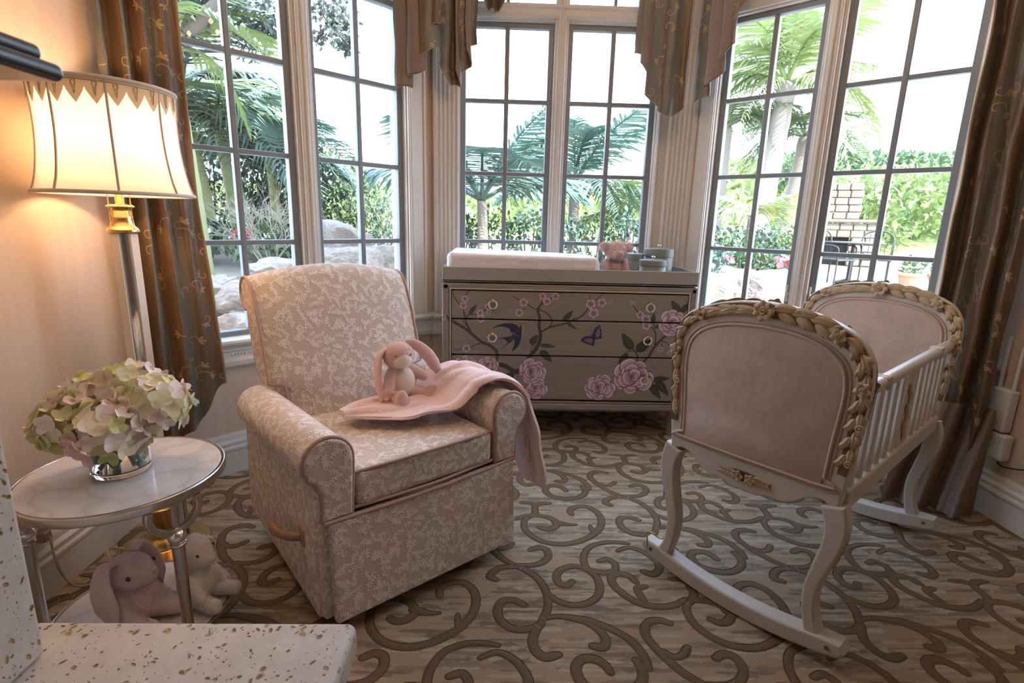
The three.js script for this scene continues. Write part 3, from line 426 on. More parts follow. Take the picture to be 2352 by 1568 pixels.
  const d = thing('dresser', 'taupe wooden dresser painted with peonies, blossom branches, swallow and butterfly', 'dresser', [XC, 0, (ZF + ZB) / 2]);
  const to = (g) => at(g, -XC, 0, -(ZF + ZB) / 2), DW = ZF - ZB;
  mesh('body', boxUV(to(join([rbox(0.022, YT - Y0, DW - 0.02, 0.004, X0 + 0.013, (Y0 + YT) / 2, (ZF + ZB) / 2 - 0.008), rbox(0.022, YT - Y0, DW - 0.02, 0.004, X1 - 0.013, (Y0 + YT) / 2, (ZF + ZB) / 2 - 0.008), box(W - 0.03, YT - Y0 - 0.02, 0.012, XC, (Y0 + YT) / 2, ZB + 0.01)])), 0.9), M.dresser, d);
  mesh('interior', to(box(W - 0.06, YT - Y0 - 0.03, DW - 0.09, XC, (Y0 + YT) / 2, (ZF + ZB) / 2 - 0.02)), M.dresser, d);
  const px = artUV(join([rbox(0.040, YT - Y0 + 0.0, 0.05, 0.010, X0 + 0.020, (Y0 + YT) / 2, ZF - 0.025, 4), rbox(0.036, YT - Y0, 0.05, 0.010, X1 - 0.018, (Y0 + YT) / 2, ZF - 0.025, 4)]));
  mesh('corner_post', to(px), M.dresserArt, d);
  mesh('top_rail', boxUV(to(rbox(W, 0.032, DW, 0.006, XC, YT - 0.016, (ZF + ZB) / 2)), 0.9), M.dresser, d);
  const y = [0.817, 0.652, 0.463, 0.222], xa = X0 + 0.046, xb = X1 - 0.042;
  mesh('inlay', to(join([rbox(xb - xa + 0.012, 0.006, 0.012, 0.002, (xa + xb) / 2, 0.8045 + 0.003, ZF - 0.002), rbox(0.006, 0.60, 0.012, 0.002, xa - 0.003, 0.505, ZF - 0.002), rbox(0.006, 0.60, 0.012, 0.002, xb + 0.003, 0.505, ZF - 0.002)])), M.bead, d);
  const ringPull = (parent, X, Y) => {
    const q = mesh('ring_pull', to(at(new THREE.TorusGeometry(0.0205, 0.0042, 10, 28), X, Y - 0.003, ZF + 0.012)), M.pearl, parent);
    mesh('mount', to(join([cyl(0.009, 0.009, 0.012, 0, 0, 0, 14).rotateX(Math.PI / 2).translate(X, Y + 0.019, ZF + 0.006), at(new THREE.TorusGeometry(0.0207, 0.0050, 8, 10, 1.1).rotateZ(Math.PI / 2 - 0.55), X, Y - 0.003, ZF + 0.012)])), M.brass, q);
    mesh('collar', to(join([at(new THREE.TorusGeometry(0.0207, 0.0050, 8, 8, 0.45).rotateZ(-Math.PI / 2 - 0.22), X, Y - 0.003, ZF + 0.012)])), M.brass, q);
  };
  for (let k = 0; k < 3; k++) {
    const a = y[k + 1] + 0.004, b = (k ? y[k] : 0.801) - 0.003;
    const dr = mesh('drawer', to(artUV(rbox(xb - xa - 0.006, b - a, 0.022, 0.003, (xa + xb) / 2, (a + b) / 2, ZF - 0.013))), M.dresserArt, d);
    const Y = [0.733, 0.561, 0.343][k]; ringPull(dr, -0.025, Y); ringPull(dr, 0.782, Y);
  }
  mesh('bottom_rail', boxUV(to(join([rbox(W, 0.034, DW, 0.006, XC, Y0 + 0.0, (ZF + ZB) / 2), rbox(W - 0.02, 0.012, DW - 0.01, 0.004, XC, Y0 + 0.024, (ZF + ZB) / 2)])), 0.9), M.dresser, d);
  for (const [x, z] of [[X0 + 0.05, ZF - 0.09], [X1 - 0.05, ZF - 0.09], [X0 + 0.05, ZB + 0.05], [X1 - 0.05, ZB + 0.05]]) mesh('leg', to(cyl(0.018, 0.028, Y0 - 0.015, x, (Y0 - 0.015) / 2, z, 16)), M.dresser, d);
  // tray
  const ty0 = 0.843, ty1 = 0.917, t = thing('changing_tray', 'grey open-topped tray on the painted dresser', 'tray', [XC, ty0, (ZF + ZB) / 2]), tt = (g) => at(g, -XC, -ty0, -(ZF + ZB) / 2);
  mesh('tray_base', tt(rbox(W - 0.005, 0.012, DW, 0.003, XC, ty0 + 0.006, (ZF + ZB) / 2)), M.tray, t);
  mesh('front_board', tt(rbox(W - 0.003, ty1 - ty0, 0.014, 0.004, XC, (ty0 + ty1) / 2, ZF - 0.007)), M.tray, t);
  mesh('rear_board', tt(rbox(W - 0.003, ty1 - ty0, 0.014, 0.004, XC, (ty0 + ty1) / 2, ZB + 0.007)), M.tray, t);
  for (const X of [X0 + 0.009, X1 - 0.009]) mesh('side_board', tt(rbox(0.014, ty1 - ty0, DW - 0.02, 0.004, X, (ty0 + ty1) / 2, (ZF + ZB) / 2)), M.tray, t);
  mesh('divider', tt(rbox(0.012, 0.055, DW - 0.03, 0.003, 0.540, ty0 + 0.036, (ZF + ZB) / 2)), M.tray, t);
  // changing pad with a rumpled white cover
  const w = 0.785, dd = 0.345, pc = [0.128, (ZF + ZB) / 2];
  const rum = pixTex(256, 256, (() => { const a = tnoise(256, 256, 5, 9, 41), b = tnoise(256, 256, 12, 20, 42); return (x, q) => 128 + 130 * a(x, q) + 60 * b(x, q); })(), false);
  M.cotton = mat([0.80, 0.775, 0.79], 0.9, { bumpMap: rum, bumpScale: 0.012 });
  const pad = warp(new RoundedBoxGeometry(w, 0.115, dd, 10, 0.035), (q) => { const side = Math.pow(Math.abs(q.z) / (dd / 2), 2), up = q.y > 0; const n = nz(q.x * 7, q.z * 6, 3) * 0.010 + nz(q.x * 17, q.z * 13, 8) * 0.005; return [q.x + n, q.y + (up ? 0.030 * side - 0.014 + n * 1.4 - 0.014 * sstep(0.25, 0.42, q.x) + 0.010 * sstep(-0.3, -0.42, q.x) : 0), q.z + n * 0.5]; });
  const pd = mesh('changing_pad', boxUV(pad, 0.5), M.cotton, scene); pd.position.set(pc[0], 0.918, pc[1]); tag(pd, 'rumpled white covered changing pad in the dresser tray', 'pad');
  // round canisters
  const can = (x, z, rr, h, lab) => {
    const c = thing('canister', lab, 'canister', [x, ty0 + 0.0125, z], 0, 'lidded grey canisters in the tray');
    mesh('body', lathe([[0, 0], [rr * 0.96, 0], [rr * 0.97, 0.003], [rr * 0.97, h * 0.72], [0, h * 0.72]], 40), M.canister, c);
    const l = mesh('lid', lathe([[0, h * 0.725], [rr * 0.98, h * 0.725], [rr, h * 0.735], [rr, h * 0.965], [rr * 0.975, h * 0.99], [rr * 0.9, h], [0, h]], 40), M.canister, c);
    mesh('knob', lathe([[0.002, h], [0.004, h], [0.0035, h + 0.006], [0.005, h + 0.009], [0.0095, h + 0.012], [0.0095, h + 0.016], [0.006, h + 0.020], [0, h + 0.021]], 20), M.chrome, l);
  };
  M.canister = mat([0.21, 0.22, 0.20], 0.5); M.chrome = mat([0.82, 0.82, 0.84], 0.12, { metalness: 1 });
  can(0.888, -2.960, 0.080, 0.165, 'largest grey lidded canister with a chrome knob');
  can(0.745, -2.945, 0.056, 0.135, 'narrow grey lidded canister behind the pink plush bear');
  can(0.812, -2.795, 0.070, 0.112, 'low grey lidded canister in front of the largest one');
}
// ------------------------------------------------------------------ rocking cradle
{
  M.cream = mat([0.57, 0.54, 0.49], 0.42); M.gilt = mat([0.50, 0.385, 0.245], 0.42); M.glaze = mat([0.155, 0.105, 0.06], 0.6); M.blush = mat([0.52, 0.41, 0.35], 0.5);
  { const a = tnoise(256, 256, 5, 5, 51), b = tnoise(256, 256, 16, 14, 52), q = rng(6);
    const map = pixTex(256, 256, (x, y) => { const v = 1 + 0.10 * a(x, y) + 0.07 * b(x, y) + (q() - 0.5) * 0.05; return [196 * v, 178 * v, 167 * v]; });
    M.velvet = phys(0xffffff, 0.85, { map, sheen: 0.5, sheenRoughness: 0.45, sheenColor: new THREE.Color(0.5, 0.44, 0.42) }); }
  const PHI = -50.9 * D, LEN = 0.965, c = thing('cradle', 'cream rocking cradle with carved gilt garlands and blush velvet end panels', 'cradle', [1.112, 0, -1.712], PHI); c.scale.x = 0.975;
  const leafG = (l, w, h) => { const nu = 10, nv = 8; return sheet(nu, nv, (u, v) => { const t = v * 2 - 1, hw = w * Math.pow(Math.sin(Math.PI * Math.pow(u, 0.8)), 0.75); return [u * l, t * hw + 0.12 * w * Math.sin(u * 5), h * (1 - t * t) * Math.sqrt(Math.sin(Math.PI * clamp(u, 0.02, 0.98))) - 0.35 * h * Math.exp(-t * t * 40)]; }); };
  const LEAF = [leafG(0.078, 0.0145, 0.0080), leafG(0.056, 0.0125, 0.0075), leafG(0.040, 0.0105, 0.007), leafG(0.026, 0.008, 0.006)];
  const petalG = (() => sheet(8, 8, (u, v) => { const t = v * 2 - 1, hw = 0.0115 * Math.sin(Math.PI * Math.min(1, 0.12 + u * 0.80)); return [0.004 + u * 0.022, t * hw, 0.006 + 0.005 * u - 0.006 * t * t * u + 0.003 * Math.sin(u * 3)]; }))();
  const curlG = tube(Array.from({ length: 22 }, (_, i) => { const a = i / 21 * 9.5, q = 0.0115 * (1 - i / 26); return [Math.cos(a) * q, Math.sin(a) * q, 0.006 + i * 0.00015]; }), 0.0028, 60, 7);
  const OUT = [[-0.250, 0.435], [-0.262, 0.55], [-0.272, 0.68], [-0.277, 0.78], [-0.268, 0.845], [-0.235, 0.893], [-0.17, 0.925], [-0.09, 0.945], [0, 0.953]];
  const half = open(OUT, 6), outline = [...half, ...half.slice(0, -1).reverse().map(([x, y]) => [-x, y])];
  const apron = open([[0.250, 0.435], [0.218, 0.458], [0.180, 0.452], [0.145, 0.424], [0.115, 0.410], [0.075, 0.409], [0.04, 0.400], [0, 0.397]], 5), ap = [...apron, ...apron.slice(0, -1).reverse().map(([x, y]) => [-x, y])].slice(1, -1);
  const padHalf = open([[-0.208, 0.50], [-0.214, 0.62], [-0.222, 0.76], [-0.210, 0.815], [-0.170, 0.853], [-0.10, 0.877], [0, 0.886]], 6), padOut = [...padHalf, ...padHalf.slice(0, -1).reverse().map(([x, y]) => [-x, y])];
  function endBoard(z, outSide) {
    const b = mesh('end_board', at(extrude([...outline, ...ap], 0.036, 0.006, [], 3), 0, 0, -0.018), M.cream, c); b.position.z = z;
    for (const f of [-1, 1]) {
      const turn = (g) => f > 0 ? g : g.rotateY(Math.PI);
      const pg = turn(warp(mergeVertices(at(extrude(padOut.map(([x, y]) => [x * 0.985, 0.693 + (y - 0.693) * 0.985]), 0.008, 0.003), 0, 0, 0.015).deleteAttribute('normal'), 1e-6), (v) => [v.x, v.y, v.z]));
      mesh('velvet_panel', boxUV(toCreasedNormals(pg, 0.6), 0.35), M.velvet, b);
      mesh('bead_moulding', [turn(tube(padOut.map(([x, y]) => [x, y, 0.020]), 0.0055, 160, 8, true)), turn(tube(padOut.map(([x, y]) => [x * 1.055, 0.693 + (y - 0.693) * 1.045, 0.018]), 0.0035, 160, 6, true))], M.blush, b);
      // carved garland: a glazed ground strip with leaves and flowers proud of it
      const arch = new THREE.CatmullRomCurve3(outline.filter(([, y]) => y > 0.53).map(([x, y]) => { const k = Math.hypot(x, (y - 0.7) * 1.1); return V3(x * 0.948, 0.7 + (y - 0.7) * 0.915 * (y > 0.7 ? 1 : 1), 0); }));
      const strip = []; for (let i = 0; i <= 60; i++) { const p = arch.getPointAt(i / 60), t = arch.getTangentAt(i / 60), w = 0.0175 * lerp(0.65, 1, Math.sin(Math.PI * i / 60)); strip.push([p.x - t.y * w, p.y + t.x * w, p.x + t.y * w, p.y - t.x * w]); }
      mesh('garland_ground', turn(at(extrude([...strip.map((s) => [s[0], s[1]]), ...strip.slice().reverse().map((s) => [s[2], s[3]])], 0.005, 0.0015), 0, 0, 0.0165)), M.glaze, b);
      const put = (n, g, m, s, ang, off, sc = 1, lift = 0) => { const p = arch.getPointAt(clamp(s, 0, 1)), t = arch.getTangentAt(clamp(s, 0, 1)), a = Math.atan2(t.y, t.x); const q = mesh(n, g, m, b), h = new THREE.Object3D(); h.position.set(p.x - t.y * off, p.y + t.x * off, 0.0205 + lift); h.rotation.z = a + ang; h.scale.setScalar(sc); h.updateMatrix(); q.matrix.copy(h.matrix); if (f < 0) q.matrix.premultiply(new THREE.Matrix4().makeRotationY(Math.PI)); q.matrix.decompose(q.position, q.quaternion, q.scale); return q; };
      for (const sd of [-1, 1]) { // growing from the crown down both sides
        const dir = (a) => (sd > 0 ? a : Math.PI - a);
        for (let k = 0; k < 11; k++) { const s = 0.5 + sd * (0.014 + k * 0.042), big = k < 3; put('carved_leaf', LEAF[big ? 0 : 1], M.gilt, s, dir(big ? 0.14 : k < 8 ? -0.12 : 0.08), sd * (k < 3 ? 0.007 : 0.005), 1); put('carved_leaf', LEAF[big ? 1 : 2], M.gilt, s + sd * 0.016, dir(-0.30), -sd * 0.003, 1.05, 0.0015); put('carved_leaf', LEAF[3], M.gilt, s + sd * 0.030, dir(-0.75), -sd * 0.006, 1.0, 0.002); if (k % 2) put('carved_leaf', LEAF[3], M.gilt, s + sd * 0.010, dir(0.75), sd * 0.006, 1, 0.002); }
        for (const s of [0.17, 0.30]) { for (let k = 0; k < 5; k++) put('carved_petal', petalG, M.gilt, 0.5 + sd * s, k * 1.257, 0, 0.8, 0.004); put('carved_bud', curlG, M.gilt, 0.5 + sd * s, 0, 0, 0.75, 0.008); }
        put('carved_curl', curlG, M.gilt, 0.5 + sd * 0.385, 0, sd * 0.012, 1.05, 0.001); put('carved_curl', curlG, M.gilt, 0.5 + sd * 0.47, 2, sd * 0.008, 0.8, 0.001);
      }
      for (let k = 0; k < 7; k++) put('carved_petal', petalG, M.gilt, 0.5, k * 0.8976, -0.001, 1.15, 0.005);
      put('carved_bud', curlG, M.gilt, 0.5, 0, -0.001, 1, 0.010);
      // apron spray: two flowers between two leaf tips
      const spray = (n, g, x, y, ang, sc, lift = 0) => { const q = mesh(n, g, M.gilt, b), h = new THREE.Object3D(); h.position.set(x, y, 0.0195 + lift); h.rotation.z = ang; h.scale.setScalar(sc); h.updateMatrix(); q.matrix.copy(h.matrix); if (f < 0) q.matrix.premultiply(new THREE.Matrix4().makeRotationY(Math.PI)); q.matrix.decompose(q.position, q.quaternion, q.scale); };
      mesh('spray_ground', turn(at(extrude(smooth([[-0.076, 0.445], [-0.04, 0.457], [0.04, 0.457], [0.076, 0.445], [0.04, 0.431], [-0.04, 0.431]], 5), 0.004, 0.001), 0, 0, 0.0165)), M.glaze, b);
      for (const sd of [-1, 1]) for (let k = 0; k < 4; k++) for (const q of [-1, 1]) spray('carved_leaf', LEAF[2], sd * (0.026 + k * 0.012), 0.444, sd > 0 ? q * 0.5 : Math.PI - q * 0.5, 0.68 - k * 0.05, 0.001);
      for (const x of [-0.018, 0.020]) { for (let k = 0; k < 5; k++) spray('carved_petal', petalG, x, 0.442, k * 1.257, 0.68, 0.001); spray('carved_bud', curlG, x, 0.442, 0, 0.55, 0.005); }
    }
    // cabriole legs with a carved knee, and the rocker
    for (const s of [-1, 1]) {
      const mid = open([[0.240, 0.455], [0.254, 0.405], [0.252, 0.345], [0.234, 0.27], [0.219, 0.195], [0.226, 0.12], [0.248, 0.058]], 6), W = (t) => lerp(0.030, 0.0175, sstep(0, 0.75, t)) + 0.004 * sstep(0.85, 1, t);
      const L = [], R = []; mid.forEach(([x, y], i) => { const t = i / (mid.length - 1), a = mid[Math.max(0, i - 1)], q = mid[Math.min(mid.length - 1, i + 1)], dx = q[0] - a[0], dy = q[1] - a[1], l = Math.hypot(dx, dy); L.push([x + dy / l * W(t), y - dx / l * W(t)]); R.push([x - dy / l * W(t), y + dx / l * W(t)]); });
      const lg = mesh('leg', at(extrude([...L, ...R.reverse()].map(([x, y]) => [x * s, y]), 0.046, 0.007, [], 3), 0, 0, -0.023), M.cream, c); lg.position.z = z;
      for (let k = 0; k < 4; k++) { const q = mesh('carved_leaf', LEAF[2], M.gilt, lg); q.position.set(s * (0.278 - k * 0.006), 0.385 - k * 0.026, (k % 2 ? 1 : -1) * 0.006); q.rotation.set(0, s * Math.PI / 2, 0); q.rotateZ(-Math.PI / 2 + (k % 2 ? 0.3 : -0.3)); }
    }
    const rk = []; for (let i = 0; i <= 24; i++) { const x = -0.315 + i / 24 * 0.63; rk.push([x, 0.046 * (x / 0.315) ** 2]); }
    const top = rk.map(([x, y]) => [x, y + 0.052 - 0.010 * sstep(0.27, 0.315, Math.abs(x))]).reverse();
    const ro = mesh('rocker', at(extrude([...rk, [0.328, 0.066], ...top, [-0.328, 0.066]], 0.056, 0.008, [], 3), 0, 0, -0.028), M.cream, c); ro.position.z = z;
    for (const s of [-1, 1]) mesh('screw', cyl(0.006, 0.006, 0.004, 0, 0, 0, 12).rotateX(Math.PI / 2).translate(s * 0.285, 0.064, 0.029), M.glaze, ro);
  }
  endBoard(LEN / 2, 1); endBoard(-LEN / 2, -1);
  for (const s of [-1, 1]) {
    const X = s * 0.246, top = 0.752, bot = 0.462;
    mesh('top_rail', [rbox(0.036, 0.034, LEN - 0.03, 0.015, X, top, 0, 4), rbox(0.040, 0.038, 0.01, 0.006, X, top, 0.30), rbox(0.040, 0.038, 0.01, 0.006, X, top, 0.28), rbox(0.040, 0.038, 0.01, 0.006, X, top, -0.30), rbox(0.040, 0.038, 0.01, 0.006, X, top, -0.28)], M.cream, c);
    mesh('bottom_rail', rbox(0.030, 0.062, LEN - 0.03, 0.008, X, bot, 0, 3), M.cream, c);
    for (let k = 0; k < 13; k++) { const z = -0.42 + k * 0.07; if (k === 6) { const sp = mesh('centre_splat', rbox(0.012, top - bot - 0.03, 0.085, 0.004, X, (top + bot) / 2, z), M.cream, c); for (let q = 0; q < 6; q++) { const l = mesh('carved_leaf', LEAF[2], M.gilt, sp); l.position.set(X + s * 0.008, 0.51 + q * 0.030, z + (q % 2 ? 0.004 : -0.004)); l.rotation.set(0, s * Math.PI / 2, 0); l.rotateZ(Math.PI / 2 + (q % 2 ? 0.35 : -0.35)); } } else mesh('slat', rbox(0.012, top - bot - 0.03, k % 2 ? 0.026 : 0.034, 0.004, X, (top + bot) / 2, z), M.cream, c); }
    for (const z of [-0.465, 0.465]) mesh('bracket', rbox(0.03, 0.05, 0.02, 0.006, X + s * 0.004, 0.705, z), M.cream, c);
  }
  mesh('base_board', rbox(0.47, 0.02, LEN - 0.04, 0.004, 0, 0.462, 0), M.cream, c);
  mesh('mattress', rbox(0.44, 0.07, LEN - 0.07, 0.025, 0, 0.512, 0, 4), mat([0.7, 0.66, 0.64], 0.9), c);
  mesh('lock_wire', tube([[-0.30, 0.060, LEN / 2 + 0.026], [-0.304, 0.10, LEN / 2 + 0.026], [-0.306, 0.118, LEN / 2 + 0.024], [-0.29, 0.118, LEN / 2 + 0.02], [-0.262, 0.105, LEN / 2 + 0.005], [-0.238, 0.128, LEN / 2]], 0.0028, 40, 7), M.brass, c);
}
// ------------------------------------------------------------------ floor lamp (lit)
{
  const LX = -1.147, LZ = -1.682, c = thing('floor_lamp', 'brass and crystal floor lamp with a lace-trimmed cream bell shade, lit', 'lamp', [LX, 0, LZ], 35 * D);
  M.polished = mat([0.72, 0.50, 0.22], 0.22, { metalness: 1 }); M.crystal = new THREE.MeshPhysicalMaterial({ color: 0xffffff, roughness: 0.02, transmission: 1, thickness: 0.02, ior: 1.5 });
  mesh('base', lathe([[0, 0], [0.138, 0], [0.141, 0.006], [0.141, 0.016], [0.134, 0.022], [0.128, 0.022], [0.085, 0.030], [0.080, 0.036], [0.076, 0.048], [0.060, 0.062], [0.052, 0.066], [0.050, 0.095], [0.046, 0.10], [0.046, 0.155], [0.052, 0.16], [0.052, 0.172], [0, 0.172]], 56), M.polished, c);
  for (let k = 0; k < 4; k++) {
    const a = k * Math.PI / 2, rod = mesh('crystal_rod', cyl(0.0115, 0.0115, 0.912, Math.sin(a) * 0.0235, 0.628, Math.cos(a) * 0.0235, 12), M.crystal, c);
    const pan = box(0.027, 0.912, 0.004, 0, 0.628, 0.0335); pan.rotateY(a + Math.PI / 4); mesh('ivory_strip', pan, mat([0.80, 0.72, 0.62], 0.5), c);
  }
  mesh('core', cyl(0.010, 0.010, 0.912, 0, 0.628, 0, 12), M.chrome, c);
  mesh('cap', lathe([[0, 1.082], [0.040, 1.082], [0.043, 1.088], [0.040, 1.097], [0.032, 1.104], [0.029, 1.125], [0.030, 1.132], [0.026, 1.136], [0.026, 1.148], [0.022, 1.153], [0.036, 1.158], [0.037, 1.163], [0.030, 1.167], [0.012, 1.168], [0.010, 1.26], [0.012, 1.262], [0.012, 1.29], [0, 1.29]], 40), M.polished, c);
  for (const [x, z] of [[-0.028, 0.012], [0.026, 0.016]]) { const ch = mesh('pull_chain', [...Array.from({ length: 34 }, (_, i) => ball(0.0022, x, 1.245 - i * 0.0042, z, 1, 1, 1, 6)), cyl(0.003, 0.0045, 0.018, x, 1.092, z, 8)], M.polished, c); }
  mesh('harp', tube([[0, 1.28, 0], [0.05, 1.31, 0], [0.062, 1.38, 0], [0.045, 1.46, 0], [0, 1.502, 0], [-0.045, 1.46, 0], [-0.062, 1.38, 0], [-0.05, 1.31, 0], [0, 1.28, 0]], 0.002, 60, 6), M.polished, c);
  // bell shade of eight panels
  const yb = 1.197, yt = 1.490, rad = (t) => lerp(0.197, 0.172, Math.pow(t, 0.55)) - 0.010 * Math.sin(Math.PI * t), lobes = (a) => 1 - 0.006 * Math.abs(Math.sin(a * 4));
  M.shade = new THREE.MeshPhysicalMaterial({ color: new THREE.Color().setRGB(0.80, 0.77, 0.73), roughness: 0.95, transmission: 0.40, thickness: 0, side: THREE.DoubleSide });
  M.lace = new THREE.MeshPhysicalMaterial({ color: new THREE.Color().setRGB(0.62, 0.53, 0.40), roughness: 0.95, transmission: 0.2, thickness: 0, side: THREE.DoubleSide });
  M.ribbon = mat([0.58, 0.50, 0.44], 0.8);
  const sh = mesh('shade', sheet(96, 20, (u, v) => { const a = -u * 2 * Math.PI, r = rad(v) * lobes(a); return [Math.cos(a) * r, lerp(yb, yt, v), Math.sin(a) * r]; }), M.shade, c);
  for (const [y, r] of [[yb, 0.198], [yt, 0.174]]) mesh('rim_binding', at(new THREE.TorusGeometry(r, 0.0055, 8, 72).rotateX(Math.PI / 2), 0, y, 0), mat([0.70, 0.62, 0.53], 0.8), sh);
  for (let k = 0; k < 8; k++) { const a = k * Math.PI / 4; mesh('seam_ribbon', tube(Array.from({ length: 9 }, (_, i) => { const t = i / 8, r = rad(t) + 0.001; return [Math.cos(a) * r, lerp(yb, yt, t), Math.sin(a) * r]; }), 0.0034, 20, 6), M.ribbon, sh); }
  mesh('lace_trim', sheet(240, 4, (u, v) => { const a = -u * 2 * Math.PI, k = u * 24 % 1, drop = 0.026 + 0.040 * Math.pow(1 - Math.abs(2 * k - 1), 0.8), t = 1 - (1 - v) * drop / (yt - yb), r = rad(t) + 0.0028; return [Math.cos(a) * r, yt - (1 - v) * drop - 0.002, Math.sin(a) * r]; }), M.lace, sh);
  for (let k = 0; k < 24; k++) { const a = (k + 0.5) / 24 * 2 * Math.PI; mesh('lace_motif', [tube([[-0.006, 0, 0], [-0.003, -0.020, 0], [0, -0.040, 0], [0.003, -0.020, 0], [0.006, 0, 0]], 0.0012, 16, 4), at(new THREE.TorusGeometry(0.006, 0.0011, 4, 10), 0, -0.012, 0)].map((g) => g.translate(0, yt - 0.008, rad(0.9) + 0.0045).rotateY(-a + Math.PI / 2)), M.lace, sh); }
  mesh('lace_braid', at(new THREE.TorusGeometry(rad(0.97) + 0.003, 0.0022, 6, 96).rotateX(Math.PI / 2), 0, yt - 0.010, 0), M.lace, sh);
  mesh('spider', [box(0.34, 0.003, 0.004, 0, yt - 0.012, 0), box(0.004, 0.003, 0.34, 0, yt - 0.012, 0)], M.polished, c);
  mesh('finial', lathe([[0.003, 1.478], [0.006, 1.490], [0.012, 1.495], [0.013, 1.503], [0.009, 1.510], [0.010, 1.518], [0.006, 1.526], [0, 1.529]], 20), M.polished, c);
  const warm = new THREE.Color().setRGB(1.0, 0.61, 0.32);
  for (const s of [-1, 1]) {
    mesh('bulb', ball(0.026, s * 0.045, 1.345, 0, 1, 1.25, 1, 16), new THREE.MeshStandardMaterial({ color: 0xffffff, emissive: warm, emissiveIntensity: 4 }), c);
    mesh('socket', taper([[0, 1.27, 0], [s * 0.03, 1.275, 0], [s * 0.045, 1.295, 0], [s * 0.045, 1.318, 0]], [0.008, 0.008, 0.012, 0.013], 12, 10), M.polished, c);
    const l = new THREE.PointLight(warm, 0.27, 0, 2); l.position.set(s * 0.045, 1.345, 0); l.castShadow = true; l.shadow.radius = 1.3; c.add(l);
  }
}
// ------------------------------------------------------------------ chandelier over the room (its flames glint in the lamp-side panes)
{
  const c = thing('chandelier', 'small brass candle chandelier hanging from the ceiling above the carpet', 'chandelier', [0.50, 2.30, -1.35]);
  mesh('rod', [cyl(0.006, 0.006, 0.48, 0, 0.305, 0, 10), lathe([[0, 0.53], [0.05, 0.53], [0.055, 0.54], [0.03, 0.549], [0, 0.549]], 24)], M.polished, c);
  mesh('hub', lathe([[0, -0.10], [0.012, -0.095], [0.020, -0.08], [0.012, -0.065], [0.030, -0.03], [0.034, 0], [0.022, 0.035], [0.012, 0.07], [0, 0.075]], 24), M.polished, c);
  const flame = new THREE.Color().setRGB(1.0, 0.62, 0.33), fm = new THREE.MeshStandardMaterial({ color: 0xffffff, emissive: flame, emissiveIntensity: 8 });
  for (let k = 0; k < 6; k++) {
    const a = k / 6 * 2 * Math.PI + 0.3, x = Math.cos(a), z = Math.sin(a);
    const arm = mesh('arm', tube([[x * 0.02, 0, z * 0.02], [x * 0.10, -0.05, z * 0.10], [x * 0.19, -0.045, z * 0.19], [x * 0.235, 0.0, z * 0.235]], 0.006, 24, 8), M.polished, c);
    mesh('candle_cup', at(lathe([[0, 0], [0.024, 0.004], [0.026, 0.009], [0.010, 0.010], [0.010, 0.078], [0, 0.078]], 16), x * 0.235, 0, z * 0.235), M.trim, arm);
    mesh('flame_bulb', ball(0.011, x * 0.235, 0.098, z * 0.235, 1, 1.9, 1, 12), fm, arm);
    const l = new THREE.PointLight(flame, 0.20, 0, 2); l.position.set(x * 0.235, 0.098, z * 0.235); l.castShadow = true; l.shadow.radius = 0.6; c.add(l);
  }
}
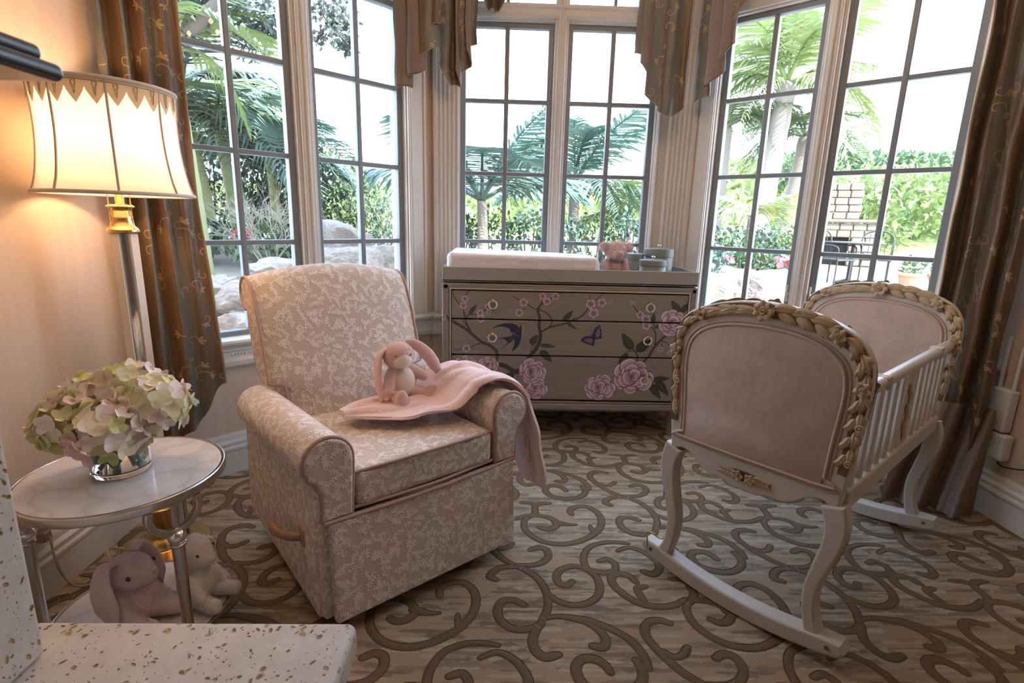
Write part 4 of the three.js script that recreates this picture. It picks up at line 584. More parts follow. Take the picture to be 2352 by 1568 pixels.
// ------------------------------------------------------------------ round side table, vase of hydrangeas
M.nickel = mat([0.62, 0.59, 0.56], 0.22, { metalness: 1 });
{
  const a = tnoise(512, 512, 4, 4, 61), b = tnoise(512, 512, 11, 9, 62), e = tnoise(512, 512, 24, 20, 63);
  M.marble = phys(0xffffff, 0.22, { map: pixTex(512, 512, (x, y) => { const v = Math.pow(1 - Math.abs(a(x, y) + 0.4 * b(x, y)), 10) * 0.10 + 0.02 * e(x, y); return [226, 221, 219].map((q) => clamp(q * (1 - v), 0, 255)); }), clearcoat: 0.2 });
  const TX = -0.945, TZ = -1.27, t = thing('side_table', 'round white marble side table with nickel ring legs and lower shelf', 'side table', [TX, 0, TZ]);
  const disc = (r, y0, h) => boxUV(lathe([[0, y0], [r - 0.003, y0], [r, y0 + 0.003], [r, y0 + h - 0.003], [r - 0.003, y0 + h], [0, y0 + h]], 72), 0.5);
  const tp = mesh('table_top', disc(0.219, 0.482, 0.0185), M.marble, t);
  mesh('metal_rim', lathe([[0.2195, 0.478], [0.226, 0.478], [0.228, 0.481], [0.228, 0.498], [0.226, 0.501], [0.2195, 0.501], [0.2195, 0.478]], 72), M.nickel, tp);
  const sf = mesh('lower_shelf', disc(0.205, 0.081, 0.0165), M.marble, t);
  mesh('metal_rim', lathe([[0.2055, 0.078], [0.211, 0.078], [0.213, 0.081], [0.213, 0.096], [0.211, 0.099], [0.2055, 0.099], [0.2055, 0.078]], 72), M.nickel, sf);
  for (const deg of [30, 150, 270]) {
    const g = new THREE.Matrix4().makeRotationY(-deg * D).setPosition(Math.cos(deg * D) * 0.207, 0, Math.sin(deg * D) * 0.207);
    const lg = mesh('leg', [lathe([[0, 0], [0.011, 0], [0.012, 0.004], [0.0145, 0.355], [0.018, 0.362], [0.018, 0.369], [0, 0.369]], 16), rbox(0.010, 0.10, 0.012, 0.002, 0, 0.428, 0)].map((q) => q.applyMatrix4(g)), M.nickel, t);
    mesh('ball', ball(0.021, 0, 0.384, 0, 1, 0.95, 1, 20).applyMatrix4(g), M.chrome, lg);
    const arc = (r, q) => Array.from({ length: 41 }, (_, i) => { const t = Math.PI - 0.30 + i / 40 * (Math.PI + 0.60), a2 = q ? 2 * Math.PI + 0.30 - i / 40 * (Math.PI + 0.60) : t; return [Math.cos(a2) * r, Math.sin(a2) * r]; });
    const ring = extrude([...arc(0.067, 0), ...arc(0.050, 1)], 0.016, 0.003);
    mesh('ring', at(ring, 0, 0, -0.008).rotateY(Math.PI / 2).scale(1, 0.95, 1).translate(0, 0.455, 0).applyMatrix4(g), M.nickel, lg);
  }
  // vase
  const VX = -0.955, VZ = -1.278, VY = 0.5015, v = thing('glass_vase', 'low clear glass vase of water holding green stems', 'vase', [VX, VY, VZ]);
  M.glass = new THREE.MeshPhysicalMaterial({ color: 0xffffff, roughness: 0.01, transmission: 1, thickness: 0.02, ior: 1.45 });
  M.water = new THREE.MeshPhysicalMaterial({ color: 0xffffff, roughness: 0, transmission: 1, thickness: 0.1, ior: 1.33, attenuationColor: new THREE.Color(0.8, 0.93, 0.86), attenuationDistance: 0.25 });
  mesh('glass', lathe([[0, 0], [0.060, 0], [0.064, 0.003], [0.0655, 0.012], [0.0655, 0.112], [0.064, 0.114], [0.0625, 0.112], [0.0615, 0.018], [0.058, 0.012], [0, 0.012]], 48), M.glass, v);
  mesh('water', lathe([[0, 0.0125], [0.0575, 0.0125], [0.061, 0.018], [0.0617, 0.075], [0, 0.075]], 40), M.water, v);
  M.stem = mat([0.075, 0.16, 0.045], 0.5); const rs = rng(31);
  for (let k = 0; k < 7; k++) { const a = k * 0.9 + 0.3, b2 = a + 2.4; mesh('stem', taper([[Math.cos(a) * 0.040, 0.020, Math.sin(a) * 0.040], [Math.cos(a) * 0.012, 0.06, Math.sin(a) * 0.012], [Math.cos(b2) * 0.03, 0.115, Math.sin(b2) * 0.03], [Math.cos(b2) * 0.045, 0.15, Math.sin(b2) * 0.045]], [0.005, 0.0048, 0.0045, 0.004], 16, 8), M.stem, v); }
  for (let k = 0; k < 6; k++) { const a = k * 1.05 + 0.2; mesh('leaf', sheet(6, 4, (u, w) => { const q = (w * 2 - 1) * 0.022 * Math.sin(Math.PI * (0.05 + 0.92 * u)), d = 0.012 + u * 0.044; return [Math.cos(a) * d - Math.sin(a) * q, 0.085 - u * 0.055 + q * 0.2, Math.sin(a) * d + Math.cos(a) * q]; }), mat([0.06, 0.15, 0.05], 0.5, { side: THREE.DoubleSide }), v); }
  // hydrangea heads: four-petalled florets over a dome
  const pet = (l, w, cup) => sheet(4, 4, (u, q) => { const s = (q * 2 - 1) * w * Math.pow(Math.sin(Math.PI * (0.10 + 0.82 * u)), 0.7); return [u * l, cup * u * u * l + 0.18 * s * s / w - 0.15 * cup * l * Math.abs(s) / w, s]; });
  const floret = (sc, cup) => join(Array.from({ length: 4 }, (_, k) => pet(0.0225 * sc, 0.0125 * sc, cup).rotateY(k * Math.PI / 2 + (k % 2) * 0.12).translate(0, (k % 2) * 0.001, 0)));
  const FL = [floret(1, 0.25), floret(1.15, 0.45), floret(0.9, 0.65), floret(1.3, 0.15)];
  M.FL = FL;
  const PM = ['#efe6e2', '#ecd9d8', '#e6e3c2', '#d3d79c', '#c0c983', '#e7c6cd', '#f1ead6', '#cfc3a4'].map((h) => new THREE.MeshPhysicalMaterial({ color: new THREE.Color(h), roughness: 0.8, transmission: 0.25, thickness: 0, side: THREE.DoubleSide }));
  const heads = [[-0.070, 0.138, 0.030, 0.086, 'greenish white hydrangea head drooping over the vase rim'], [0.072, 0.166, -0.028, 0.088, 'pale pink and white hydrangea head on the curtain side of the bouquet'], [0.010, 0.186, -0.050, 0.088, 'cream hydrangea head at the top back of the bouquet'], [0.026, 0.132, 0.062, 0.082, 'lime-edged hydrangea head at the front of the bouquet'], [-0.062, 0.174, -0.044, 0.082, 'white hydrangea head on the wall side of the bouquet']];
  heads.forEach(([hx, hy, hz, R, lab], hi) => {
    const h = thing('hydrangea', lab, 'flower', [VX + hx, VY + hy, VZ + hz], 0, 'hydrangea heads in the glass vase'), r = rng(100 + hi), n = 62;
    mesh('stalk', taper([[-hx * 0.6, -hy + 0.05, -hz * 0.6], [-hx * 0.4, -0.04, -hz * 0.4], [0, -0.005, 0]], [0.004, 0.004, 0.006], 10, 8), M.stem, h);
    for (let k = 0; k < n; k++) {
      const y = 1 - (k + 0.5) / n * 1.72, a = k * 2.39996, s = Math.sqrt(Math.max(0, 1 - y * y)), dir = V3(Math.cos(a) * s, y * 0.82, Math.sin(a) * s).normalize(), q = R * (0.84 + 0.2 * r());
      const f = mesh('floret', FL[Math.floor(r() * 4)], PM[Math.floor(r() * (hi === 1 || hi === 4 ? 4 : 8))], h); f.position.copy(dir).multiplyScalar(q); f.position.y *= 0.86;
      f.quaternion.setFromUnitVectors(V3(0, 1, 0), dir.clone().add(V3(r() - 0.5, r() - 0.5, r() - 0.5).multiplyScalar(0.7)).normalize()); f.rotateY(r() * 6); f.scale.setScalar(0.85 + 0.3 * r());
    }
    mesh('floret_core', ball(R * 0.74, 0, 0, 0, 1, 0.8, 1, 16), mat([0.42, 0.42, 0.22], 0.9), h);
  });
}
// ------------------------------------------------------------------ plush toys
{
  const q = rng(15), a = tnoise(256, 256, 34, 34, 71), b = tnoise(256, 256, 9, 9, 72);
  const fz = pixTex(256, 256, (x, y) => 128 + 85 * a(x, y) + 40 * b(x, y) + (q() - 0.5) * 70, false);
  M.plush = (rgb, sheen = rgb) => phys(rgb, 0.95, { bumpMap: fz, bumpScale: 0.0012, sheen: 0.8, sheenRoughness: 0.6, sheenColor: new THREE.Color(...sheen) });
}
const P_PINK = M.plush([0.80, 0.56, 0.52]), P_CREAM = M.plush([0.84, 0.75, 0.66]), P_ROSE = M.plush([0.86, 0.68, 0.68]), P_WHITE = M.plush([0.84, 0.79, 0.76]), P_EYE = phys([0.012, 0.012, 0.014], 0.15, { clearcoat: 1 });
const hairG = new THREE.ConeGeometry(1, 1, 3, 1).translate(0, 0.5, 0);
function fur(parent, geo, m, n, len, rad, seed, lay = 0.5) {      // short plush pile standing on geo
  const g = geo.index ? geo.toNonIndexed() : geo, p = g.attributes.position, r = rng(seed), tri = p.count / 3, A = V3(), B = V3(), C = V3(), area = []; let sum = 0;
  for (let i = 0; i < tri; i++) { A.fromBufferAttribute(p, i * 3); B.fromBufferAttribute(p, i * 3 + 1); C.fromBufferAttribute(p, i * 3 + 2); sum += B.clone().sub(A).cross(C.clone().sub(A)).length(); area.push(sum); }
  const im = new THREE.InstancedMesh(hairG, m, n), o = new THREE.Object3D(); shadows(im); im.name = 'fur'; im.userData.kind = 'stuff'; parent.add(im);
  for (let k = 0; k < n; k++) {
    const t = r() * sum; let lo = 0, hi = tri - 1; while (lo < hi) { const md = (lo + hi) >> 1; if (area[md] < t) lo = md + 1; else hi = md; }
    A.fromBufferAttribute(p, lo * 3); B.fromBufferAttribute(p, lo * 3 + 1); C.fromBufferAttribute(p, lo * 3 + 2); let u = r(), v = r(); if (u + v > 1) { u = 1 - u; v = 1 - v; }
    const nrm = B.clone().sub(A).cross(C.clone().sub(A)).normalize(); o.position.copy(A).addScaledVector(B.clone().sub(A), u).addScaledVector(C.clone().sub(A), v).addScaledVector(nrm, -len * 0.15);
    o.quaternion.setFromUnitVectors(V3(0, 1, 0), nrm.add(V3(r() - 0.5, r() - 0.75, r() - 0.5).multiplyScalar(lay * 2)).normalize()); o.scale.set(rad, len * (0.6 + 0.8 * r()), rad); o.updateMatrix(); im.setMatrixAt(k, o.matrix);
  }
  return im;
}
const ear = (pts, rs, flat) => taper(pts, rs, 30, 14, flat);
{ // lop-eared rabbit seated on the armchair (built in the chair's axes, about its own base)
  const b0 = [0.100, 0.507, -0.012], p = chairPt(...b0), t = thing('plush_rabbit', 'pink lop-eared plush rabbit with cream belly seated on the armchair', 'plush toy', p, TH - 0.10); t.scale.setScalar(1.10);
  const body = blob((x, y, z) => {
    let d = sEll(x, y, z, [0, 0.062, -0.005], [0.052, 0.066, 0.045]);
    d = smin(d, sEll(x, y, z, [-0.008, 0.156, 0.004], [0.050, 0.044, 0.046]), 0.012);
    d = smin(d, sCap(x, y, z, [-0.030, 0.100, 0.010], [-0.058, 0.050, 0.034], 0.020, 0.020), 0.008); d = smin(d, sCap(x, y, z, [0.036, 0.104, 0.004], [0.070, 0.080, 0.018], 0.017, 0.017), 0.008);
    d = smin(d, sCap(x, y, z, [-0.024, 0.026, 0.02], [-0.036, 0.026, 0.088], 0.025, 0.022), 0.008); d = smin(d, sCap(x, y, z, [0.032, 0.026, 0.02], [0.068, 0.028, 0.072], 0.025, 0.022), 0.008);
    d = smin(d, sEll(x, y, z, [-0.037, 0.036, 0.093], [0.021, 0.031, 0.014]), 0.006); return smin(d, sEll(x, y, z, [0.072, 0.038, 0.078], [0.021, 0.030, 0.014]), 0.006);
  }, [-0.10, -0.01, -0.06], [0.10, 0.21, 0.12], 56);
  mesh('body', boxUV(body, 0.06), P_PINK, t);
  mesh('belly', boxUV(blob((x, y, z) => sEll(x, y, z, [0.000, 0.066, 0.013], [0.043, 0.055, 0.036]), [-0.05, 0, -0.03], [0.05, 0.13, 0.06], 28), 0.06), P_CREAM, t);
  mesh('muzzle', boxUV(blob((x, y, z) => smin(sEll(x, y, z, [-0.008, 0.143, 0.036], [0.031, 0.024, 0.021]), sEll(x, y, z, [-0.008, 0.158, 0.036], [0.012, 0.013, 0.014]), 0.01), [-0.05, 0.11, 0], [0.04, 0.19, 0.07], 28), 0.06), P_CREAM, t);
  mesh('ear', boxUV(ear([[-0.040, 0.182, 0], [-0.066, 0.168, 0.004], [-0.080, 0.120, 0.012], [-0.080, 0.065, 0.018], [-0.072, 0.018, 0.022]], [0.010, 0.016, 0.019, 0.021, 0.010], 0.5), 0.06), P_PINK, t);
  mesh('ear', boxUV(ear([[0.018, 0.192, 0], [0.048, 0.186, 0.006], [0.088, 0.150, 0.014], [0.116, 0.105, 0.020], [0.132, 0.078, 0.024]], [0.010, 0.017, 0.021, 0.021, 0.010], 0.5), 0.06), P_PINK, t);
  for (const x of [-0.033, 0.017]) mesh('eye', ball(0.0028, x, 0.163, 0.044, 1, 1, 0.7, 12), P_EYE, t);
  mesh('nose', ball(0.0042, -0.008, 0.160, 0.051, 1.3, 0.8, 0.7, 10), P_ROSE, t);
  fur(t, body, P_PINK, 5000, 0.0045, 0.0005, 41, 0.4);
}
{ // big rose rabbit on the lower shelf, head in profile
  const t = thing('plush_rabbit', 'large rose plush rabbit with long drooping ears on the table shelf', 'plush toy', [-0.930, 0.100, -1.212], 84 * D);
  const body = blob((x, y, z) => {
    let d = sEll(x, y, z, [0, 0.058, -0.012], [0.056, 0.066, 0.054]);
    d = smin(d, sEll(x, y, z, [0, 0.152, 0.004], [0.050, 0.048, 0.054]), 0.014); d = smin(d, sEll(x, y, z, [0, 0.146, 0.050], [0.026, 0.022, 0.024]), 0.014); d = smin(d, sEll(x, y, z, [0, 0.156, 0.062], [0.013, 0.012, 0.012]), 0.008);
    for (const s of [-1, 1]) { d = smin(d, sCap(x, y, z, [s * 0.042, 0.092, 0.006], [s * 0.056, 0.036, 0.050], 0.020, 0.018), 0.008); d = smin(d, sCap(x, y, z, [s * 0.034, 0.024, 0.02], [s * 0.052, 0.026, 0.085], 0.026, 0.026), 0.008); }
    return d;
  }, [-0.09, -0.01, -0.08], [0.09, 0.22, 0.12], 56);
  mesh('body', boxUV(body, 0.06), P_ROSE, t);
  for (const s of [-1, 1]) { mesh('ear', boxUV(ear([[s * 0.028, 0.194, -0.006], [s * 0.056, 0.200, -0.010], [s * 0.076, 0.165, -0.006], [s * 0.080, 0.110, 0.004], [s * 0.074, 0.058, 0.012]], [0.012, 0.021, 0.029, 0.031, 0.014], 0.42), 0.06), P_ROSE, t); mesh('eye', ball(0.0062, s * 0.042, 0.163, 0.036, 0.7, 1, 1, 14), P_EYE, t); }
  mesh('nose', ball(0.006, 0, 0.160, 0.073, 1.2, 0.8, 0.6, 12), P_PINK, t);
  fur(t, body, P_ROSE, 5000, 0.0045, 0.0005, 42, 0.4);
}
{ // small pale lamb behind it
  const t = thing('plush_lamb', 'off-white plush lamb tucked beside the large rose rabbit', 'plush toy', [-0.812, 0.100, -1.300], 80 * D);
  const body = blob((x, y, z) => {
    let d = sEll(x, y, z, [0, 0.055, -0.005], [0.046, 0.060, 0.046]); d = smin(d, sEll(x, y, z, [0, 0.148, 0], [0.044, 0.052, 0.044]), 0.016); d = smin(d, sEll(x, y, z, [0, 0.135, 0.036], [0.022, 0.020, 0.020]), 0.012);
    for (const s of [-1, 1]) { d = smin(d, sCap(x, y, z, [s * 0.036, 0.085, 0.008], [s * 0.044, 0.045, 0.040], 0.016, 0.015), 0.008); d = smin(d, sCap(x, y, z, [s * 0.026, 0.020, 0.02], [s * 0.040, 0.020, 0.072], 0.020, 0.020), 0.008); }
    return d;
  }, [-0.08, -0.01, -0.07], [0.08, 0.21, 0.10], 50);
  mesh('body', boxUV(body, 0.06), P_WHITE, t);
  for (const s of [-1, 1]) { mesh('ear', boxUV(ear([[s * 0.032, 0.168, 0], [s * 0.050, 0.160, 0.004], [s * 0.058, 0.135, 0.008]], [0.009, 0.015, 0.008], 0.5), 0.06), P_WHITE, t); mesh('eye', ball(0.0042, s * 0.030, 0.160, 0.034, 0.7, 1, 1, 12), P_EYE, t); mesh('hoof', ball(0.019, s * 0.040, 0.020, 0.082, 1, 1, 0.6, 14), P_CREAM, t); }
  fur(t, body, P_WHITE, 5000, 0.005, 0.0006, 43, 0.5);
}
{ // shaggy pink bear on the tray, seen from behind its window side
  const t = thing('plush_bear', 'shaggy pink plush bear sitting in the dresser tray', 'plush toy', [0.612, 0.856, -2.80], 8 * D);
  const f = (x, y, z) => {
    let d = sEll(x, y, z, [0, 0.050, -0.005], [0.058, 0.058, 0.050]); d = smin(d, sEll(x, y, z, [0.002, 0.152, 0.004], [0.052, 0.050, 0.048]), 0.014); d = smin(d, sEll(x, y, z, [0.002, 0.140, 0.046], [0.026, 0.022, 0.020]), 0.012);
    for (const s of [-1, 1]) { d = smin(d, sEll(x, y, z, [s * 0.066 + 0.002, 0.172, 0], [0.026, 0.024, 0.013]), 0.008); d = smin(d, sCap(x, y, z, [s * 0.048, 0.092, 0.006], [s * 0.056, 0.030, 0.036], 0.020, 0.020), 0.008); d = smin(d, sCap(x, y, z, [s * 0.034, 0.022, 0.02], [s * 0.048, 0.022, 0.080], 0.023, 0.023), 0.008); }
    return d;
  };
  const body = blob(f, [-0.10, -0.01, -0.07], [0.10, 0.21, 0.11], 56);
  mesh('body', boxUV(body, 0.06), P_PINK, t); fur(t, body, M.plush([0.90, 0.72, 0.70]), 9000, 0.017, 0.0010, 44, 0.9);
  for (const s of [-1, 1]) { mesh('eye', ball(0.004, 0.002 + s * 0.020, 0.160, 0.048, 1, 1, 0.7, 10), P_EYE, t); mesh('inner_ear', ball(0.014, 0.002 + s * 0.068, 0.170, 0.011, 1, 1, 0.35, 12), P_ROSE, t); }
  mesh('nose', ball(0.007, 0.002, 0.148, 0.066, 1.3, 0.8, 0.6, 10), P_ROSE, t);
}
// ------------------------------------------------------------------ plush blanket over the chair arm
{
  const N = 512, fz = tnoise(N, N, 60, 60, 81), rp = rng(8);
  const bump = pixTex(N, N, (x, y) => 128 + 70 * fz(x, y) + (rp() - 0.5) * 60, false);
  const map = canvasTex(1024, 1024, (g) => { // giraffe embroidered near the hanging end, plain pink elsewhere
    g.fillStyle = '#f2d8d6'; g.fillRect(0, 0, 1024, 1024);
    g.save(); g.translate(520, 925); g.scale(2.1, 0.42); g.rotate(0.0);
    g.strokeStyle = '#c79b97'; g.lineWidth = 5; g.lineJoin = 'round'; g.fillStyle = '#f4e0dc';
    g.beginPath(); g.moveTo(-40, 40); g.lineTo(-44, -60); g.lineTo(-62, -190); g.lineTo(-92, -168); g.lineTo(-98, -182); g.lineTo(-66, -216); g.lineTo(-44, -214); g.lineTo(-38, -196); g.lineTo(-12, -66); g.lineTo(70, -62); g.lineTo(92, -20); g.lineTo(96, 40); g.lineTo(76, 40); g.lineTo(66, -2); g.lineTo(6, 0); g.lineTo(0, 40); g.lineTo(-18, 40); g.lineTo(-24, -4); g.lineTo(-26, 40); g.closePath(); g.fill(); g.stroke();
    for (const [x, y] of [[-58, -216], [-48, -216]]) { g.beginPath(); g.moveTo(x, y); g.lineTo(x - 6, y - 26); g.stroke(); }
    g.fillStyle = '#b07a72'; for (const [x, y, q] of [[0, -44, 9], [30, -50, 8], [14, -22, 9], [52, -38, 7], [44, -14, 7], [-70, -196, 4]]) { g.beginPath(); g.arc(x, y, q, 0, 7); g.fill(); }
    g.restore();
  });
  M.blanket = phys(0xffffff, 0.95, { map, bumpMap: bump, bumpScale: 0.002, sheen: 0.7, sheenRoughness: 0.5, sheenColor: new THREE.Color(0.95, 0.8, 0.8) });
  // cross path over seat and arm (chair axes), spread along the chair's depth
  const path = new THREE.CatmullRomCurve3([[-0.135, 0.507], [-0.03, 0.507], [0.08, 0.512], [0.16, 0.524], [0.215, 0.562], [0.255, 0.600], [0.300, 0.616], [0.350, 0.602], [0.390, 0.555], [0.402, 0.47], [0.405, 0.36], [0.408, 0.235]].map(([x, y]) => V3(x, y, 0)));
  const f = (u, v) => { // v along the drape, u across
    const key = (A) => { const V = [0, 0.2, 0.4, 0.52, 0.65, 0.8, 1]; let i = 0; while (i < 5 && v > V[i + 1]) i++; return lerp(A[i], A[i + 1], sstep(V[i], V[i + 1], v)); };
    const p = path.getPointAt(v), c = key([0.030, 0.065, 0.100, 0.150, 0.235, 0.305, 0.350]), w = key([0.045, 0.130, 0.150, 0.140, 0.105, 0.085, 0.088]), k = (u - 0.5) * 2;
    const round = v > 0.9 ? Math.sqrt(Math.max(0.05, 1 - ((v - 0.9) / 0.1 * 0.75) ** 2)) : v < 0.08 ? Math.sqrt(Math.max(0.05, 1 - ((0.08 - v) / 0.08 * 0.85) ** 2)) : 1;
    const fold = Math.sin(k * 6 + v * 7) * 0.010 + Math.sin(k * 13 - v * 9) * 0.0045 + nz(u * 4, v * 7, 2) * 0.009;
    const lift = Math.max(0, fold) + 0.004, tan = path.getTangentAt(v), z = c + k * w * round;
    const sag = v < 0.45 ? 0.012 * Math.max(0, k) * sstep(0.25, 0.45, v) : 0;
    return [p.x - tan.y * lift, Math.max(p.y + tan.x * lift - sag, v < 0.36 ? 0.500 : 0), z];
  };
  const g = thick(sheet(60, 130, f, (u, v) => [1 - u, 1 - v]), -0.010);
  const b = mesh('baby_blanket', g, M.blanket, scene); b.position.set(CX, 0, CZ); b.rotation.y = TH; tag(b, 'soft pink plush blanket with an embroidered giraffe draped over the chair arm', 'blanket');
}
// ------------------------------------------------------------------ silk curtains and cascading swag tails
{
  const W = 768, H = 1024, r = rng(91);
  const swirl = (g, s) => { for (let k = 0; k < 19; k++) { const x = r() * W, y = r() * H, R = 26 + r() * 34, a0 = r() * 6.3, d = r() < 0.5 ? 1 : -1; for (const dx of [-W, 0, W]) for (const dy of [-H, 0, H]) { g.beginPath(); for (let i = 0; i <= 30; i++) { const a = a0 + d * i * 0.16, q = R * (1 - i / 44); i ? g.lineTo(x + dx + Math.cos(a) * q, y + dy + Math.sin(a) * q) : g.moveTo(x + dx + Math.cos(a) * q, y + dy + Math.sin(a) * q); } g.stroke(); for (const e of [0.5, -0.4, 0.1]) { g.save(); g.translate(x + dx + Math.cos(a0) * R, y + dy + Math.sin(a0) * R); g.rotate(a0 + e * 2.2); g.beginPath(); g.ellipse(16, 0, 17, 4.5, 0, 0, 7); g.stroke(); g.restore(); } } } };
  const stripes = (g, cols) => { const n = 6; for (let k = 0; k < n; k++) { g.fillStyle = cols[k % cols.length]; g.fillRect(k * W / n, 0, W / n + 1, H); } const q = rng(14); for (let k = 0; k < 1700; k++) { g.fillStyle = q() < 0.5 ? 'rgba(255,240,215,0.05)' : 'rgba(30,20,10,0.06)'; g.fillRect(q() * W, q() * H, 1 + q() * 2, 30 + q() * 160); } };
  const map = canvasTex(W, H, (g) => { stripes(g, ['#64625a', '#5f4b37', '#66645d', '#664e38']); g.lineWidth = 6; g.strokeStyle = '#a08862'; swirl(g); });
  const cr = tnoise(512, 512, 7, 5, 95), cr2 = tnoise(512, 512, 18, 14, 96), crumple = pixTex(512, 512, (x, y) => 128 + 100 * cr(x, y) + 45 * cr2(x, y), false);
  M.silk = phys(0xffffff, 0.42, { map, bumpMap: crumple, bumpScale: 0.010, sheen: 0.5, sheenRoughness: 0.35, sheenColor: new THREE.Color(0.28, 0.26, 0.23) });
  M.lining = phys([0.20, 0.14, 0.105], 0.55, { bumpMap: crumple, bumpScale: 0.004, sheen: 0.3, sheenColor: new THREE.Color(0.4, 0.3, 0.25) });
  M.edge = mat([0.30, 0.19, 0.10], 0.7);
  const arcU = (fn, n = 160) => { const L = [0]; let p = fn(0); for (let i = 1; i <= n; i++) { const q = fn(i / n); L.push(L[i - 1] + Math.hypot(q[0] - p[0], q[1] - p[1])); p = q; } return (u) => { const k = u * n, i = Math.min(n - 1, Math.floor(k)); return lerp(L[i], L[i + 1], k - i); }; };
  // long panel beside the lamp, its hem swept up towards the window
  {
    const A = [-1.315, -1.915], B = [-1.150, -2.105], nrm = [0.755, 0.656];
    const plan = (u, am) => { const s = am * Math.sin(u * Math.PI * 2 * 4.0 + 0.6) * (0.6 + 0.4 * Math.sin(u * 5)); return [lerp(A[0], B[0], u) + nrm[0] * s, lerp(A[1], B[1], u) + nrm[1] * s]; }, U = arcU((u) => plan(u, 0.030));
    const hem = (u) => lerp(0.03, 0.30, sstep(0, 0.55, u)) + 0.17 * sstep(0.55, 1, u);
    const f = (u, v) => { const y = lerp(2.82, hem(u), v), am = 0.030 * (1 - 0.25 * sstep(1.2, 0.3, y)), p = plan(u, am), sway = 0.030 * sstep(1.4, 0.5, y) * sstep(0.2, 1, u), c = nz(u * 6, y * 3, 1) * 0.012 * sstep(2.2, 0.6, y); return [p[0] + sway + c, y, p[1] - sway * 0.6 + c * 0.6]; };
    const g = sheet(150, 90, f, (u, v) => [U(u) / 0.42, lerp(2.82, hem(u), v) / 0.56]);
    const t = thing('curtain', 'striped slate and copper silk curtain with embroidered swirls behind the lamp', 'curtain');
    mesh('face', thick(g, 0.003), M.silk, t);
    mesh('edge_binding', tube(Array.from({ length: 30 }, (_, i) => f(1, i / 29)), 0.004, 60, 6), M.edge, t);
  }
  // panel beside the plugged-in boxes, puddled on the carpet
  {
    const A = [1.812, -2.150], B = [1.992, -1.995], nrm = [-0.684, 0.729];
    const plan = (u, am) => { const s = am * Math.sin(u * Math.PI * 2 * 3.2 + 2.0) * (0.7 + 0.3 * Math.cos(u * 7)); return [lerp(A[0], B[0], u) + nrm[0] * s, lerp(A[1], B[1], u) + nrm[1] * s]; }, U = arcU((u) => plan(u, 0.035));
    const f = (u, v) => { const y = lerp(2.82, 0.30 + 0.10 * Math.sin(u * 4 + 0.5), v), p = plan(u, 0.030 + 0.010 * sstep(1.6, 0.4, y)), c = nz(u * 5, y * 2.4, 5) * 0.014, pull = 0.020 * Math.sin(y * 1.3 + 0.4) * (1 - u); return [clamp(p[0] + c + pull, 1.7, 2.062), y, p[1] + c * 0.8]; };
    const t = thing('curtain', 'dark silk curtain with puddled lining between the cradle and the wall', 'curtain');
    mesh('face', thick(sheet(130, 90, f, (u, v) => [U(u) / 0.42, lerp(2.82, 0.33, v) / 0.56]), 0.003), M.silk, t);
    mesh('edge_binding', tube(Array.from({ length: 30 }, (_, i) => f(0, i / 29)), 0.004, 60, 6), M.edge, t);
    mesh('puddled_lining', thick(sheet(90, 40, (u, v) => { const y = lerp(0.46, 0.012, v), s = 0.028 * Math.sin(u * 15 + v * 2.5) + 0.012 * Math.sin(u * 33 + v * 6), flare = -0.022 + 0.057 * v + 0.05 * v * v, x = lerp(A[0] - 0.035 - 0.03 * v, B[0] + 0.012, u), z = lerp(A[1] + 0.02, B[1] + 0.03, u); return [clamp(x + nrm[0] * (s + flare), 1.6, 2.04), y + 0.010 * Math.sin(u * 11) * v * (1 - v), z + nrm[1] * (s + flare)]; }, (u, v) => [u, v * 0.8]), 0.003), M.lining, t);
  }
  // cascades: pleated sheets folded back and forth, each fold ending higher
  const cascade = (pos, turn, folds, label, m, turned = []) => {
    const t = thing('swag_tail', label, 'valance', pos, turn, 'swag tails over the bay windows'), n = folds.length - 1, TOP = 2.845;
    const P = (u) => { const k = u * n, i = Math.min(n - 1, Math.floor(k)), e = k - i, s = e * e * (3 - 2 * e) * 0.7 + e * 0.3; return [0, 1, 2].map((c) => lerp(folds[i][c], folds[i + 1][c], s)); };
    const U = arcU((u) => P(u)), f = (u, v) => { const p = P(u), y = lerp(TOP, p[2], v), c = nz(u * 7, y * 5, pos[0] * 3) * 0.010 * v; return [p[0] + c, y + 0.006 * Math.sin(u * 30) * v, p[1] + c * 1.2 + 0.014 * v * Math.sin(u * n * Math.PI)]; };
    const face = sheet(n * 14, 40, f, (u, v) => { const p = P(u); return [U(u) / 0.42, lerp(TOP, p[2], v) / 0.56]; });
    mesh('face', thick(face, 0.0025), m, t);
    const fl = face.attributes.normal, lg = sheet(n * 14, 40, f, (u, v) => [u * 2, v * 2]), p = lg.attributes.position; for (let i = 0; i < p.count; i++) p.setXYZ(i, p.getX(i) + fl.getX(i) * 0.0025, p.getY(i) + fl.getY(i) * 0.0025, p.getZ(i) + fl.getZ(i) * 0.0025);
    mesh('lining', thick(lg, 0.001), M.lining, t);
    for (const k of turned) mesh('turned_lining', thick(sheet(14, 40, (u, v) => { const q = f((k + 0.02 + 0.96 * u) / n, v); return [q[0], q[1] + 0.004, q[2] + 0.005]; }, (u, v) => [u, v * 2]), 0.001), M.lining, t);
    mesh('hem_cord', tube(Array.from({ length: n * 6 + 1 }, (_, i) => f(i / (n * 6), 1)), 0.003, n * 24, 5), M.edge, t);
  };
  const a = 22.4 * D;
  cascade([-0.3, 0, -2.95], a, [[-0.245, 0, 1.775], [-0.160, 0.014, 1.79], [-0.190, 0.034, 1.83], [-0.100, 0.044, 1.87], [-0.135, 0.062, 1.93], [-0.045, 0.066, 1.97], [-0.075, 0.080, 2.06], [-0.030, 0.082, 2.08]], 'brown silk cascade beside the lamp-side casements', M.silk, [0, 2]);
